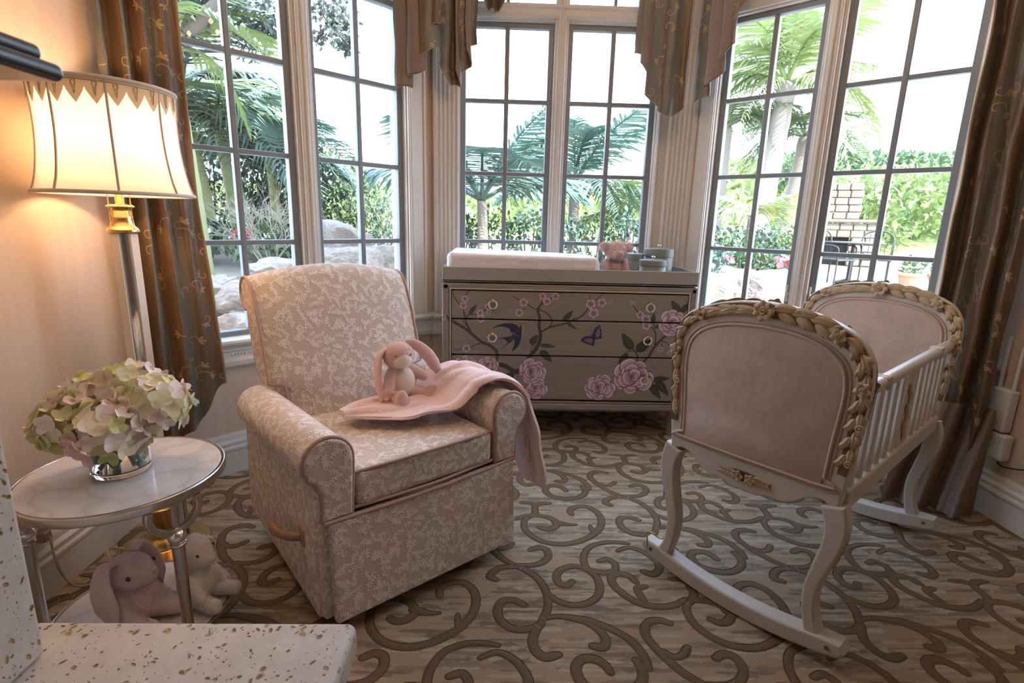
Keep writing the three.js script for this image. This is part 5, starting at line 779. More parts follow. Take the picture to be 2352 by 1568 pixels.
  cascade([-0.3, 0, -2.95], a, [[-0.030, 0.010, 1.90], [0.030, 0.022, 1.82], [0.082, 0.028, 1.815], [0.052, 0.046, 1.88], [0.125, 0.056, 1.90], [0.100, 0.072, 1.98], [0.158, 0.070, 2.02]], 'narrow brown silk cascade on the fluted pilaster above the changing pad', M.silk);
  cascade([-0.3, 0, -2.95], a, [[0.175, 0.012, 2.27], [0.215, 0.030, 2.215], [0.240, 0.026, 2.195], [0.262, 0.040, 2.185], [0.290, 0.034, 2.20], [0.318, 0.026, 2.26]], 'short gathered tip of brown silk swag at the transom', M.silk);
  cascade([0.98, 0, -2.95], -a, [[-0.300, 0, 2.03], [-0.225, 0.014, 1.98], [-0.262, 0.032, 1.97], [-0.175, 0.042, 1.84], [-0.225, 0.058, 1.81], [-0.120, 0.066, 1.73], [-0.150, 0.080, 1.73], [-0.085, 0.080, 1.685], [-0.028, 0.060, 1.74]], 'long brown silk cascade hanging beside the canisters', M.silk, [0, 2]);
  cascade([0.98, 0, -2.95], -a, [[0.020, 0.004, 1.765], [0.095, 0.018, 1.80], [0.065, 0.034, 1.84], [0.150, 0.042, 1.90], [0.120, 0.056, 1.95], [0.190, 0.058, 2.02], [0.165, 0.070, 2.10], [0.235, 0.062, 2.23]], 'brown silk cascade over the cradle-side casement', M.silk, [2, 4]);
}
// ------------------------------------------------------------------ travertine fireplace, mantel, wall plugs
{
  const N = 1024, r = rng(61), a = tnoise(N, N, 9, 9, 61), b = tnoise(N, N, 30, 30, 62), holes = [];
  for (let k = 0; k < 620; k++) holes.push([r() * N, r() * N, 2.5 + Math.pow(r(), 4) * 14, r() * 6.3, 0.3 + 0.5 * r(), r()]);
  const pits = (g, f) => { for (const [x, y, q, t, s, c] of holes) for (const dx of [-N, 0, N]) for (const dy of [-N, 0, N]) { if (x + dx < -40 || x + dx > N + 40 || y + dy < -40 || y + dy > N + 40) continue; g.save(); g.translate(x + dx, y + dy); g.rotate(t); g.scale(1, s); f(g, q, c); g.restore(); } };
  const lump = (g, q) => { g.beginPath(); for (let i = 0; i < 9; i++) { const t = i / 9 * 6.283, w = q * (0.75 + 0.4 * Math.abs(Math.sin(i * 2.7 + q))); i ? g.lineTo(Math.cos(t) * w, Math.sin(t) * w) : g.moveTo(Math.cos(t) * w, Math.sin(t) * w); } g.closePath(); g.fill(); };
  const map = canvasTex(N, N, (g) => { const d = g.createImageData(N, N); for (let y = 0, o = 0; y < N; y++) for (let x = 0; x < N; x++, o += 4) { const v = 1 + 0.07 * a(x, y) + 0.06 * b(x, y); d.data[o] = Math.min(255, 184 * v); d.data[o + 1] = Math.min(255, 175 * v); d.data[o + 2] = Math.min(255, 164 * v); d.data[o + 3] = 255; } g.putImageData(d, 0, 0); pits(g, (h, q, c) => { h.fillStyle = '#c6ad8a'; lump(h, q * 1.35); h.fillStyle = c < 0.6 ? '#a08360' : '#75593f'; lump(h, q * 0.85); }); });
  const bump = canvasTex(N, N, (g) => { g.fillStyle = '#ccc'; g.fillRect(0, 0, N, N); pits(g, (h, q) => { h.fillStyle = '#777'; lump(h, q * 1.1); h.fillStyle = '#111'; lump(h, q * 0.8); }); }, false);
  M.stone = mat(0xffffff, 0.55, { map, bumpMap: bump, bumpScale: 0.008 });
  const h = thing('hearth', 'raised travertine hearth slab with brown pits and rounded edge', 'hearth', [-0.79, 0, -0.09]);
  mesh('slab', boxUV(rbox(1.07, 0.07, 1.57, 0.018, 0, 0.365, 0, 5), 0.42), M.stone, h);
  mesh('hearth_base', boxUV(box(1.0, 0.33, 1.5, -0.03, 0.165, 0), 0.42), M.stone, h);
  const s = thing('fireplace_surround', 'pale travertine fireplace leg standing on the raised hearth', 'fireplace', [-1.06, 0.4005, -0.42]);
  mesh('leg', boxUV(rbox(0.582, 0.86, 0.75, 0.010, 0, 0.43, 0, 3), 0.42), M.stone, s);
  const m = thing('mantel_shelf', 'dark stained wooden mantel shelf over the travertine fireplace', 'mantel', [-0.96, 1.2625, -0.12]);
  M.darkwood = mat([0.022, 0.020, 0.026], 0.28);
  mesh('bed_mould', rbox(0.62, 0.045, 1.12, 0.012, 0, 0.0225, 0, 4), M.darkwood, m);
  mesh('shelf', [rbox(0.786, 0.022, 1.29, 0.010, 0, 0.058, 0, 4), rbox(0.76, 0.020, 1.26, 0.009, 0, 0.078, 0, 4)], M.darkwood, m);
  const c = thing('chimney_breast', 'tan plaster chimney breast above the dark mantel shelf', 'chimney', [-1.16, 1.3505, -0.12]); mesh('plaster', boxUV(box(0.38, 1.49, 1.1, 0, 0.745, 0), 1.1), M.wall, c);
}
{
  M.plastic = mat([0.66, 0.66, 0.68], 0.4); M.cable = mat([0.02, 0.02, 0.022], 0.5); M.led = new THREE.MeshStandardMaterial({ color: 0x113311, emissive: new THREE.Color(0.25, 1, 0.05), emissiveIntensity: 3 });
  const up = thing('network_extender', 'white plug-in box with two upright antennas on the wall', 'router', [2.068, 0.455, -1.985]);
  mesh('case', rbox(0.042, 0.175, 0.085, 0.010, -0.022, 0, 0, 4), M.plastic, up);
  for (const [z, l] of [[-0.030, 0.205], [0.030, 0.170]]) mesh('antenna', [cyl(0.0075, 0.0055, l, -0.022, 0.088 + l / 2, z, 12), ball(0.0055, -0.022, 0.088 + l, z, 1, 1, 1, 10)], M.plastic, up);
  const lo = thing('power_adapter', 'white power adapter with a green light above the baseboard', 'adapter', [2.068, 0.308, -1.968]);
  mesh('case', rbox(0.046, 0.110, 0.095, 0.012, -0.024, 0, 0, 4), M.plastic, lo); mesh('indicator_light', ball(0.004, -0.047, -0.040, -0.040, 0.5, 1, 1, 10), M.led, lo);
  const gl = new THREE.PointLight(new THREE.Color(0.25, 1, 0.05), 0.0004, 0, 2); gl.position.set(-0.053, -0.040, -0.040); lo.add(gl);
  mesh('cord', tube([[-0.02, -0.055, 0.01], [-0.018, -0.078, 0.03], [-0.012, -0.060, 0.10], [-0.010, -0.03, 0.18], [-0.008, -0.06, 0.30], [-0.008, -0.16, 0.36]], 0.003, 40, 7), M.cable, lo);
  const o = thing('wall_outlet', 'outlet with plugged-in cords on the baseboard under the side table', 'outlet', [-1.334, 0.20, -1.440], Math.PI / 2);
  mesh('plate', rbox(0.07, 0.115, 0.008, 0.003, 0, 0.03, -0.020), M.trim, o); mesh('plug', [rbox(0.028, 0.030, 0.030, 0.006, 0.004, 0.055, 0), rbox(0.03, 0.034, 0.034, 0.006, -0.004, 0.005, 0)], mat([0.30, 0.20, 0.15], 0.5), o);
  mesh('cord', tube([[-0.004, 0, 0.02], [-0.01, -0.06, 0.028], [0.0, -0.13, 0.034], [0.02, -0.185, 0.06], [0.10, -0.194, 0.10], [0.16, -0.150, 0.05], [0.22, -0.190, 0.08], [0.26, -0.195, 0.11]], 0.0035, 60, 7), mat([0.45, 0.38, 0.30], 0.4), o);
}
// ------------------------------------------------------------------ the garden outside
const gh = (x, z) => -0.08 + 0.30 * sstep(-4, -8, z) + 0.42 * sstep(-0.6, -2.6, x) * sstep(-3.7, -5.2, z) + sstep(-17, -32, z) * (1.6 + 2.6 * sstep(3, 15, x)) + 0.04 * nz(x * 0.7, z * 0.7, 3);
{
  const q = rng(12), a = tnoise(256, 256, 6, 6, 15), b = tnoise(256, 256, 30, 30, 16);
  M.paving = mat(0xffffff, 0.9, { map: pixTex(256, 256, (x, y) => { const v = 1 + 0.12 * a(x, y) + 0.12 * b(x, y); return [128 * v, 122 * v, 112 * v].map((k) => clamp(k, 0, 255)); }) });
  M.hillside = mat(0xffffff, 1, { map: pixTex(256, 256, (x, y) => { const v = 1 + 0.35 * a(x, y) + 0.3 * b(x, y); return [128 * v, 142 * v, 84 * v].map((k) => clamp(k, 0, 255)); }) });
  const make = (z0, z1, nx, nzv) => { const g = sheet(nx, nzv, (u, v) => { const x = lerp(-30, 42, u), z = lerp(z0, z1, v); return [x, gh(x, z), z]; }, (u, v) => [u * 24, v * 10]); return g; };
  const t = struct('ground', 'pale sandy garden ground outside the bay windows', 'ground'); mesh('surface', make(-18, -3.55, 90, 40), M.paving, t);
  const h = struct('hill', 'green hillside beyond the garden trees', 'hill'); mesh('surface', make(-60, -17.9, 60, 30), M.hillside, h);
}
const leafCard = (() => { const g = new THREE.BufferGeometry(); g.setAttribute('position', new THREE.Float32BufferAttribute([0, 0, 0, -0.32, 0.45, 0.08, 0, 0.5, -0.04, 0.32, 0.45, 0.08, 0, 1, 0.05], 3)); g.setIndex([0, 2, 1, 0, 3, 2, 1, 2, 4, 2, 3, 4]); g.computeVertexNormals(); return g; })();
const leafMat = (c) => new THREE.MeshPhysicalMaterial({ color: new THREE.Color().setRGB(...c), roughness: 0.75, transmission: 0.25, thickness: 0, side: THREE.DoubleSide });
const GM = { blue: leafMat([0.075, 0.145, 0.108]), green: leafMat([0.085, 0.145, 0.055]), lime: leafMat([0.22, 0.29, 0.10]), deep: leafMat([0.032, 0.068, 0.047]), grey: leafMat([0.10, 0.125, 0.11]) };
M.bark = mat([0.15, 0.125, 0.10], 0.9); M.palmTrunk = mat([0.21, 0.185, 0.155], 0.9); M.greenTrunk = mat([0.21, 0.225, 0.10], 0.7);
function foliage(parent, m, n, c, r, size, seed, hollow = 0.45) {
  const im = new THREE.InstancedMesh(leafCard, m, n), o = new THREE.Object3D(), q = rng(seed), col = new THREE.Color(); shadows(im); im.name = 'foliage'; im.userData.kind = 'stuff'; parent.add(im);
  for (let k = 0; k < n; k++) {
    const d = V3(q() * 2 - 1, q() * 2 - 1, q() * 2 - 1); if (d.length() > 1 || d.length() < 0.1) d.normalize().multiplyScalar(0.6 + 0.4 * q()); const l = lerp(hollow, 1, Math.sqrt(q())); d.normalize().multiplyScalar(l * (1 + 0.25 * nz(d.x * 4 + seed, d.y * 4, d.z * 4)));
    o.position.set(c[0] + d.x * r[0], c[1] + d.y * r[1], c[2] + d.z * r[2]); o.rotation.set(q() * 6, q() * 6, q() * 6); o.scale.setScalar(size * (0.6 + 0.8 * q())); o.updateMatrix(); im.setMatrixAt(k, o.matrix); const v = 0.75 + 0.5 * q(); im.setColorAt(k, col.setRGB(v, v, v * (0.9 + 0.2 * q())));
  }
  return im;
}
function shrub(x, z, r, h, m, n, seed, label, size = 0.07) {
  const y = gh(x, z), t = thing('shrub', label, 'shrub', [x, y, z]), q = rng(seed);
  foliage(t, m, n, [0, h * 0.55, 0], [r, h * 0.52, r], size, seed);
  for (let k = 0; k < 4; k++) { const a = k * 1.6 + q(); mesh('stem', taper([[Math.cos(a) * 0.03, -0.05, Math.sin(a) * 0.03], [Math.cos(a) * r * 0.3, h * 0.35, Math.sin(a) * r * 0.3], [Math.cos(a) * r * 0.55, h * 0.75, Math.sin(a) * r * 0.55]], [0.025, 0.018, 0.008], 8, 6), M.bark, t); }
  return t;
}
// palm frond: a bowed rib with leaflets hanging from both sides
function frondGeo(len, droop, n, ll, seed) {
  const q = rng(seed), parts = [], rib = (t) => [t * len * (1 - 0.15 * t * droop), len * (0.55 * t - droop * 0.9 * t * t), 0];
  parts.push(taper([0, 0.3, 0.6, 1].map((t) => rib(t)), [0.022 * len, 0.014 * len, 0.008 * len, 0.002 * len], 14, 5));
  for (let k = 1; k <= n; k++) for (const s of [-1, 1]) { const t = 0.12 + 0.86 * k / n, p = rib(t), l = ll * Math.sin(Math.PI * (0.12 + 0.80 * t)) * (0.8 + 0.4 * q()), dx = 0.55 + 0.2 * q(), w = 0.0125 * len, sag = 0.35 + 0.5 * q(); const P = new Float32Array([p[0] - w, p[1], 0, p[0] + w, p[1], 0, p[0] + dx * l * 0.6 + w, p[1] - sag * l * 0.25, s * l * 0.6, p[0] + dx * l * 0.6 - w, p[1] - sag * l * 0.25, s * l * 0.6, p[0] + dx * l, p[1] - sag * l * 0.8, s * l]); const g = new THREE.BufferGeometry(); g.setAttribute('position', new THREE.BufferAttribute(P, 3)); g.setIndex([0, 1, 2, 0, 2, 3, 3, 2, 4]); g.computeVertexNormals(); parts.push(g); }
  return join(parts);
}
function palm(base, top, rad, len, nf, m, tm, seed, label, droop = 0.9, name = 'palm_tree') {
  const y = gh(base[0], base[1]), t = thing(name, label, 'palm', [base[0], y, base[1]], 0), q = rng(seed), d = [top[0] - base[0], top[1] - y, top[2] - base[1]];
  const n = 9, pts = Array.from({ length: n }, (_, i) => { const s = i / (n - 1); return [d[0] * s + 0.06 * Math.sin(s * 3) * rad * 3, d[1] * s - 0.05, d[2] * s]; });
  mesh('trunk', taper(pts, Array.from({ length: 17 }, (_, i) => rad * (1.15 - 0.25 * i / 16 + (i % 2 ? 0.05 : -0.03))), 48, 10), tm, t);
  const G = [frondGeo(len, droop, 32, len * 0.36, seed), frondGeo(len * 0.9, droop * 0.6, 30, len * 0.34, seed + 1), frondGeo(len, droop * 1.4, 32, len * 0.36, seed + 2)];
  for (let k = 0; k < nf; k++) { const f = mesh('frond', G[k % 3], m, t); f.position.set(d[0], d[1] - 0.03, d[2]); f.rotation.set(0, k * 2.399 + q() * 0.5, (q() - 0.25) * 0.9, 'YXZ'); f.scale.setScalar(0.8 + 0.35 * q()); }
  return t;
}
function rock(x, y, z, s, seed, label) {
  const g = new THREE.IcosahedronGeometry(1, 4); const w = warp(mergeVertices(g.deleteAttribute('normal').deleteAttribute('uv'), 1e-4), (v) => { const n = v.clone().normalize(), k = 1 + 0.30 * nz(n.x * 1.4 + seed, n.y * 1.4, n.z * 1.4) + 0.12 * nz(n.x * 4, n.y * 4 + seed, n.z * 4) + 0.04 * nz(n.x * 11, n.y * 11, n.z * 11 + seed); const c = (q) => Math.sign(q) * Math.pow(Math.abs(q), 0.72); return [c(n.x) * k * s[0], c(n.y) * k * s[1], c(n.z) * k * s[2]]; });
  const m = mesh('boulder', boxUV(toCreasedNormals(w, 0.5), 0.8), M.rock, scene); m.position.set(x, y, z); m.rotation.y = seed; return tag(m, label, 'rock', 'garden boulders outside the bay');
}
{
  const a = tnoise(256, 256, 6, 10, 31), b = tnoise(256, 256, 24, 34, 32); M.rock = mat(0xffffff, 0.95, { map: pixTex(256, 256, (x, y) => { const v = 1 + 0.25 * a(x, y) + 0.2 * b(x, y); return [132 * v, 120 * v, 110 * v].map((k) => clamp(k, 0, 255)); }), bumpMap: pixTex(256, 256, (x, y) => 128 + 60 * a(x, y) + 70 * b(x, y), false), bumpScale: 0.03 });
  const L = 'weathered tan boulder in the rock pile below the lamp-side windows', R = 'sunlit pale boulder by the cradle-side windows', C = 'low tan boulder beyond the armchair window';
  let s = 1; for (const [x, y, z, w, h, d, lab] of [[-2.38, 0.45, -4.35, 0.30, 0.20, 0.26, L], [-2.02, 0.42, -4.30, 0.26, 0.19, 0.24, L], [-2.30, 0.26, -3.95, 0.24, 0.17, 0.22, L], [-1.88, 0.28, -3.98, 0.24, 0.16, 0.20, L], [-2.06, 0.10, -3.72, 0.30, 0.18, 0.18, L], [-1.60, 0.16, -3.80, 0.26, 0.22, 0.20, L], [-1.92, 0.52, -4.75, 0.32, 0.26, 0.28, L], [-1.55, 0.46, -4.40, 0.30, 0.24, 0.26, L], [-2.72, 0.40, -4.75, 0.30, 0.24, 0.3, L],
    [-2.05, 0.72, -6.9, 0.42, 0.34, 0.36, C], [-1.62, 0.56, -5.8, 0.36, 0.28, 0.34, C], [-1.35, 0.55, -6.7, 0.48, 0.24, 0.36, C], [-1.0, 0.40, -6.0, 0.40, 0.18, 0.3, C],
    [2.62, 0.33, -6.45, 0.24, 0.28, 0.24, R], [2.93, 0.36, -6.50, 0.20, 0.30, 0.22, R], [3.20, 0.34, -6.35, 0.22, 0.30, 0.24, R], [3.52, 0.34, -6.75, 0.24, 0.26, 0.24, R], [2.42, 0.16, -5.95, 0.26, 0.16, 0.22, R], [2.90, 0.12, -5.9, 0.22, 0.14, 0.2, R]]) rock(x, y, z, [w, h, d], s++ * 1.7, lab);
}
// planting seen through the lamp-side windows
palm([-3.78, -7.2], [-4.15, 2.45, -7.5], 0.11, 1.7, 15, GM.green, M.greenTrunk, 201, 'green-stemmed palm nearest the copper curtain window', 1.1);
palm([-3.55, -7.5], [-3.85, 2.25, -7.8], 0.075, 1.5, 13, GM.blue, M.greenTrunk, 202, 'slender green-stemmed palm beside the lamp-side casement', 0.9);
palm([-3.30, -8.2], [-3.45, 2.0, -8.4], 0.07, 1.5, 13, GM.blue, M.greenTrunk, 203, 'shorter slender palm behind the bare twiggy bush', 0.9);
palm([-4.6, -8.6], [-4.9, 3.1, -8.9], 0.10, 1.9, 15, GM.deep, M.palmTrunk, 204, 'tall dark palm behind the copper curtain window', 1.0);
palm([-3.0, -5.6], [-3.25, 2.75, -5.8], 0.05, 1.1, 9, GM.lime, M.greenTrunk, 205, 'yellow-green palm tips above the floor lamp shade', 0.9);
[[-4.4, -9.6, 1.0, 1.9, GM.deep, 1500, 'dark tall shrub behind the green-stemmed palms'], [-3.6, -9.4, 0.9, 1.8, GM.blue, 1300, 'blue-green tall shrub beyond the bare bush'], [-3.3, -8.9, 0.7, 1.7, GM.deep, 1100, 'dark leafy shrub at the window mullion'], [-5.4, -10.4, 1.2, 2.2, GM.blue, 1300, 'tall hazy shrub at the far garden corner'], [-2.85, -9.3, 0.75, 1.55, GM.green, 1100, 'leafy green shrub above the low boulders'], [-2.45, -9.6, 0.5, 1.35, GM.green, 700, 'small leafy shrub beside the second casement muntin'], [-2.45, -11.4, 0.9, 1.45, GM.lime, 1000, 'sunlit round shrub at the pilaster edge'], [-2.0, -10.2, 0.6, 0.95, GM.blue, 700, 'low blue-green shrub under the sunlit round one'], [-3.75, -6.5, 0.45, 0.5, GM.deep, 500, 'low dark shrub with white flowers on the rock pile'], [-2.9, -6.6, 0.5, 0.55, GM.green, 500, 'low shrub with red flowers behind the rock pile']].forEach(([x, z, r, h, m, n, lab], i) => shrub(x, z, r, h, m, n, 300 + i, lab, 0.10));
{ // bare twiggy bush
  const t = thing('bare_bush', 'bare pale twiggy bush above the rock pile', 'bush', [-2.62, gh(-2.62, -6.2), -6.2]), q = rng(55), gs = [], tw = mat([0.30, 0.27, 0.22], 0.9);
  const grow = (p, d, l, r, k) => { const e = [p[0] + d[0] * l, p[1] + d[1] * l, p[2] + d[2] * l]; gs.push(taper([p, [(p[0] + e[0]) / 2 + (q() - 0.5) * l * 0.2, (p[1] + e[1]) / 2, (p[2] + e[2]) / 2 + (q() - 0.5) * l * 0.2], e], [r, r * 0.8, r * 0.6], 4, 4)); if (k) for (let i = 0; i < 3; i++) { const v = V3(d[0] + (q() - 0.5) * 1.5, d[1] + (q() - 0.5) * 1.1, d[2] + (q() - 0.5) * 1.5).normalize(); grow(e, [v.x, v.y, v.z], l * (0.6 + 0.25 * q()), r * 0.62, k - 1); } };
  for (let k = 0; k < 9; k++) { const a = k * 0.7; const v = V3(Math.cos(a) * 0.6, 0.9, Math.sin(a) * 0.6).normalize(); gs.length = 0; grow([0, 0, 0], [v.x, v.y, v.z], 0.32, 0.013, 4); mesh('branch', join(gs), tw, t); }
}
{ // flowers
  const fl = (x, y, z, c, lab, n, nm) => { const t = thing('flower_cluster', lab, 'flowers', [x, y, z]), q = rng(x * 10 | 0), m = mat(c, 0.7, { side: THREE.DoubleSide }); for (let k = 0; k < n * 2; k++) { const f = mesh(nm, M.FL[k % 4], m, t); f.position.set((q() - 0.5) * 0.3, (q() - 0.3) * 0.16, (q() - 0.5) * 0.2); f.rotation.set(q() * 1.5, q() * 6, q()); f.scale.setScalar(1.1 + 0.8 * q()); } };
  fl(-3.45, 0.86, -6.35, [0.8, 0.8, 0.82], 'white flowers at the copper curtain edge of the rock pile', 9, 'blossom'); fl(-2.95, 0.88, -6.35, [0.45, 0.08, 0.10], 'red flowers between the palm trunks and the twiggy bush', 8, 'blossom');
  fl(3.12, 0.62, -7.5, [0.7, 0.10, 0.14], 'red flower over the pale boulders', 5, 'blossom'); fl(4.33, 0.58, -7.95, [0.40, 0.07, 0.09], 'dark red flowering clump beside the window mullion', 14, 'blossom');
}
{ // overhanging tree with grey-green sprays
  const t = thing('overhanging_tree', 'grey-green tree with a bare limb overhanging the lamp-side windows', 'tree', [-4.6, gh(-4.6, -6.6), -6.6]), T = (x, y, z) => [x + 4.6, y - gh(-4.6, -6.6), z + 6.6];
  mesh('trunk', taper([T(-4.6, 0.2, -6.6), T(-4.5, 1.6, -6.5), T(-4.0, 2.5, -6.2), T(-3.3, 3.0, -5.9)], [0.20, 0.16, 0.12, 0.09], 24, 9), M.bark, t);
  mesh('limb', taper([T(-3.3, 3.0, -5.9), T(-2.93, 2.86, -5.65), T(-2.8, 2.95, -5.6), T(-2.66, 3.10, -5.65), T(-2.2, 3.5, -6.0), T(-1.6, 3.8, -6.4)], [0.07, 0.06, 0.05, 0.045, 0.035, 0.02], 30, 8), M.bark, t);
  let k = 0; for (const [x, y, z, r, n] of [[-3.05, 3.1, -5.7, 0.30, 320], [-2.75, 3.25, -5.75, 0.26, 260], [-2.5, 3.1, -6.1, 0.30, 300], [-2.62, 2.88, -6.1, 0.22, 170], [-2.35, 3.0, -6.15, 0.2, 150], [-1.95, 3.45, -6.6, 0.30, 330], [-1.82, 3.2, -6.65, 0.22, 240], [-1.74, 3.02, -6.6, 0.12, 110], [-2.08, 3.1, -6.65, 0.10, 60], [-3.3, 2.9, -5.9, 0.3, 260]]) { const f = foliage(t, GM.grey, n, T(x, y, z), [r, r * 0.9, r], 0.075, 400 + k++, 0.1); }
}
// through the middle casements
palm([-0.20, -6.7], [-0.22, 1.42, -6.75], 0.065, 1.45, 16, GM.blue, M.palmTrunk, 211, 'feathery palm with a short pale trunk behind the changing pad', 0.55);
palm([1.10, -8.2], [1.12, 1.75, -8.3], 0.08, 1.5, 16, GM.blue, M.palmTrunk, 212, 'feathery palm behind the middle window mullion', 0.65);
palm([1.95, -8.3], [1.98, 1.30, -8.3], 0.06, 0.95, 12, GM.lime, M.palmTrunk, 213, 'small yellow-green palm above the plush bear', 0.9);
[[-0.55, GM.deep], [-0.05, GM.green], [0.42, GM.blue], [0.92, GM.blue], [1.40, GM.green], [1.86, GM.blue], [2.30, GM.green]].forEach(([x, m], i) => shrub(x, -7.7 + 0.15 * (i % 2), 0.36, 0.98 + 0.07 * (i % 3), m, 650, 320 + i, ['dark clipped shrub at the pad end of the low hedge', 'green clipped shrub around the palm trunk', 'blue-green clipped shrub in the first middle casement', 'blue-green clipped shrub at the mullion', 'green clipped shrub in the second middle casement', 'blue-green clipped shrub behind the plush bear', 'green clipped shrub behind the canisters'][i], 0.075));
// through the cradle-side windows
palm([5.75, -12.2], [6.42, 4.35, -12.8], 0.22, 2.3, 18, GM.lime, M.palmTrunk, 221, 'tall thick-trunked palm in the first cradle-side casement', 0.9);
palm([7.45, -14.2], [8.0, 3.5, -14.6], 0.20, 1.7, 14, GM.green, M.palmTrunk, 222, 'leaning palm beside the cradle-side mullion', 1.2);
palm([5.30, -13.3], [5.55, 3.55, -13.7], 0.12, 1.7, 14, GM.green, M.palmTrunk, 223, 'slender palm at the pilaster edge of the cradle-side casement', 1.0);
palm([4.35, -9.4], [4.38, 1.35, -9.4], 0.05, 0.9, 12, GM.lime, M.palmTrunk, 224, 'small sunlit palm over the boulders', 1.0);
[[3.75, -9.1, 0.6, 0.85, GM.green], [4.2, -9.3, 0.55, 0.95, GM.blue], [4.75, -9.3, 0.5, 0.80, GM.green], [5.2, -9.9, 0.6, 0.95, GM.blue], [3.2, -8.2, 0.5, 0.62, GM.blue], [3.9, -8.4, 0.45, 0.6, GM.green], [4.5, -8.6, 0.45, 0.6, GM.blue]].forEach(([x, z, r, h, m], i) => shrub(x, z, r, h, m, 620, 340 + i, ['green shrub left of the small sunlit palm', 'blue-green shrub under the small sunlit palm', 'green shrub past the small sunlit palm', 'hazy blue shrub by the window mullion', 'low blue-green shrub above the pale boulders', 'low green shrub above the pale boulders', 'low shrub beside the dark red flowers'][i].replace('left of', 'before'), 0.09));
[[11.5, -18.5, 1.7, 2.6, GM.lime], [13.5, -19.5, 2.0, 2.8, GM.lime], [16.0, -20.5, 2.2, 2.7, GM.lime], [18.6, -21, 2.2, 2.5, GM.lime], [14.2, -25, 2.2, 2.0, GM.green], [17.5, -26, 2.4, 1.7, GM.green], [21, -27, 2.6, 1.5, GM.green]].forEach(([x, z, r, h, m], i) => shrub(x, z, r, h, m, 1500, 360 + i, ['sunlit ivy mound behind the stone fireplace', 'large sunlit ivy mound at the mullion side', 'broad sunlit ivy mound in the last casement', 'sunlit ivy mound beside the dark curtain', 'hazy green tree on the hillside', 'rounded green tree on the hillside', 'distant green tree by the dark curtain edge'][i], 0.26));
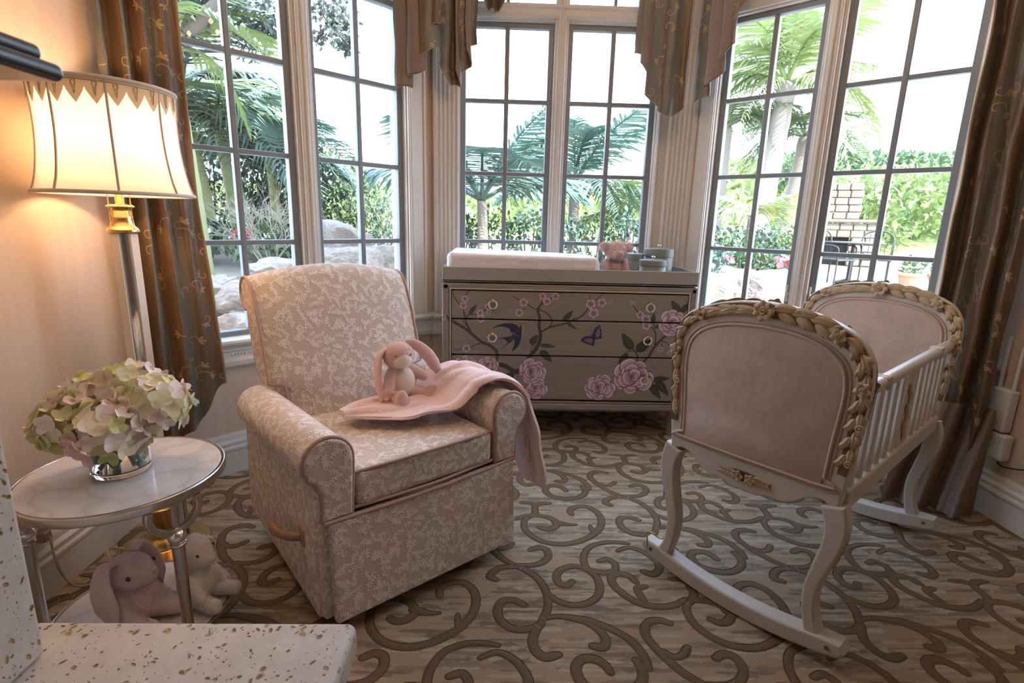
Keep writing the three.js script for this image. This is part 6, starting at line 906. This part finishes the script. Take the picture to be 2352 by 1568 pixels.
{ // hillside cover, patio fireplace, furniture, orange frame, pots
  const hs = thing('hillside_foliage', 'hazy scrub covering the distant hillside', 'foliage'); hs.userData.kind = 'stuff';
  const im = new THREE.InstancedMesh(leafCard, GM.lime, 9000), o = new THREE.Object3D(), q = rng(88); shadows(im); im.name = 'scrub'; im.userData.kind = 'stuff'; hs.add(im);
  for (let k = 0; k < 9000; k++) { const x = lerp(-16, 34, q()), z = lerp(-22, -40, q()); o.position.set(x, gh(x, z) + 0.4 * q(), z); o.rotation.set(q() * 2, q() * 6, q() * 2); o.scale.setScalar(0.35 + 0.5 * q()); o.updateMatrix(); im.setMatrixAt(k, o.matrix); }
  const fp = thing('outdoor_fireplace', 'grey stone outdoor fireplace across the patio', 'fireplace', [8.9, gh(8.9, -14.1), -14.1], -0.5), st = M.rock;
  for (let r = 0; r < 6; r++) for (let c = 0; c < 6; c++) if (!(r < 4 && c > 1 && c < 4)) mesh('stone', rbox(0.29, 0.17, 0.5, 0.03, -0.75 + c * 0.3 + (r % 2) * 0.04, 0.09 + r * 0.18, 0), st, fp);
  mesh('mantel_slab', rbox(2.0, 0.08, 0.62, 0.02, 0.02, 1.14, 0), st, fp); for (let r = 0; r < 5; r++) for (let c = 0; c < 3; c++) mesh('chimney_stone', rbox(0.29, 0.17, 0.42, 0.03, -0.30 + c * 0.3 + (r % 2) * 0.03, 1.27 + r * 0.18, -0.04), st, fp); mesh('firebox', box(0.62, 0.72, 0.2, 0, 0.36, -0.1), mat([0.02, 0.02, 0.02], 1), fp);
  const iron = mat([0.03, 0.03, 0.032], 0.5);
  for (const [x, z, a, lab] of [[5.65, -8.9, 0.4, 'dark iron patio chair near the window mullion'], [6.5, -9.1, -0.6, 'dark iron patio chair beside the patio table']]) { const c = thing('patio_chair', lab, 'chair', [x, gh(x, z), z], a); mesh('seat', rbox(0.46, 0.03, 0.46, 0.01, 0, 0.42, 0), iron, c); for (const s of [-1, 1]) for (const f of [-1, 1]) mesh('leg', cyl(0.012, 0.012, 0.42, s * 0.2, 0.21, f * 0.2, 8), iron, c); mesh('back_frame', tube([[-0.21, 0.43, -0.21], [-0.22, 0.8, -0.27], [0, 0.9, -0.29], [0.22, 0.8, -0.27], [0.21, 0.43, -0.21]], 0.013, 30, 6), iron, c); for (const xx of [-0.12, -0.04, 0.04, 0.12]) mesh('back_bar', tube([[xx, 0.43, -0.21], [xx, 0.84, -0.28]], 0.007, 6, 5), iron, c); for (const s of [-1, 1]) mesh('armrest', tube([[s * 0.22, 0.64, -0.24], [s * 0.25, 0.66, 0], [s * 0.23, 0.62, 0.2], [s * 0.21, 0.43, 0.2]], 0.012, 16, 6), iron, c); }
  const tb = thing('patio_table', 'round dark iron patio table between the patio chairs', 'table', [6.05, gh(6.05, -9.05), -9.05]); mesh('table_top', lathe([[0, 0.68], [0.44, 0.68], [0.45, 0.69], [0.45, 0.705], [0, 0.71]], 36), iron, tb); mesh('pedestal', lathe([[0, 0], [0.22, 0], [0.2, 0.03], [0.04, 0.08], [0.03, 0.68], [0, 0.68]], 20), iron, tb);
  const og = thing('orange_garden_frame', 'orange painted timber frame between the cradle-side palms', 'frame', [6.9, gh(6.9, -12.0), -12.0], -0.4), om = mat([0.62, 0.22, 0.08], 0.8); for (const x of [-0.28, 0.28]) mesh('post', rbox(0.09, 1.7, 0.09, 0.01, x, 0.85, 0), om, og); for (const y of [1.15, 1.55]) mesh('crossbar', rbox(0.85, 0.09, 0.07, 0.01, 0, y, 0), om, og);
  for (const [x, z, lab] of [[6.2, -7.85, 'terracotta pot near the cradle arch'], [6.55, -7.7, 'terracotta pot by the dark curtain']]) { const p = thing('terracotta_pot', lab, 'pot', [x, gh(x, z), z], 0, 'terracotta pots on the patio'); mesh('pot_body', lathe([[0, 0], [0.11, 0], [0.16, 0.28], [0.18, 0.28], [0.18, 0.33], [0.15, 0.33], [0.14, 0.28], [0, 0.27]], 24), mat([0.5, 0.24, 0.15], 0.9), p); foliage(p, GM.green, 120, [0, 0.42, 0], [0.16, 0.14, 0.16], 0.07, x * 10 | 0); }
}
renderer.render(scene, camera);
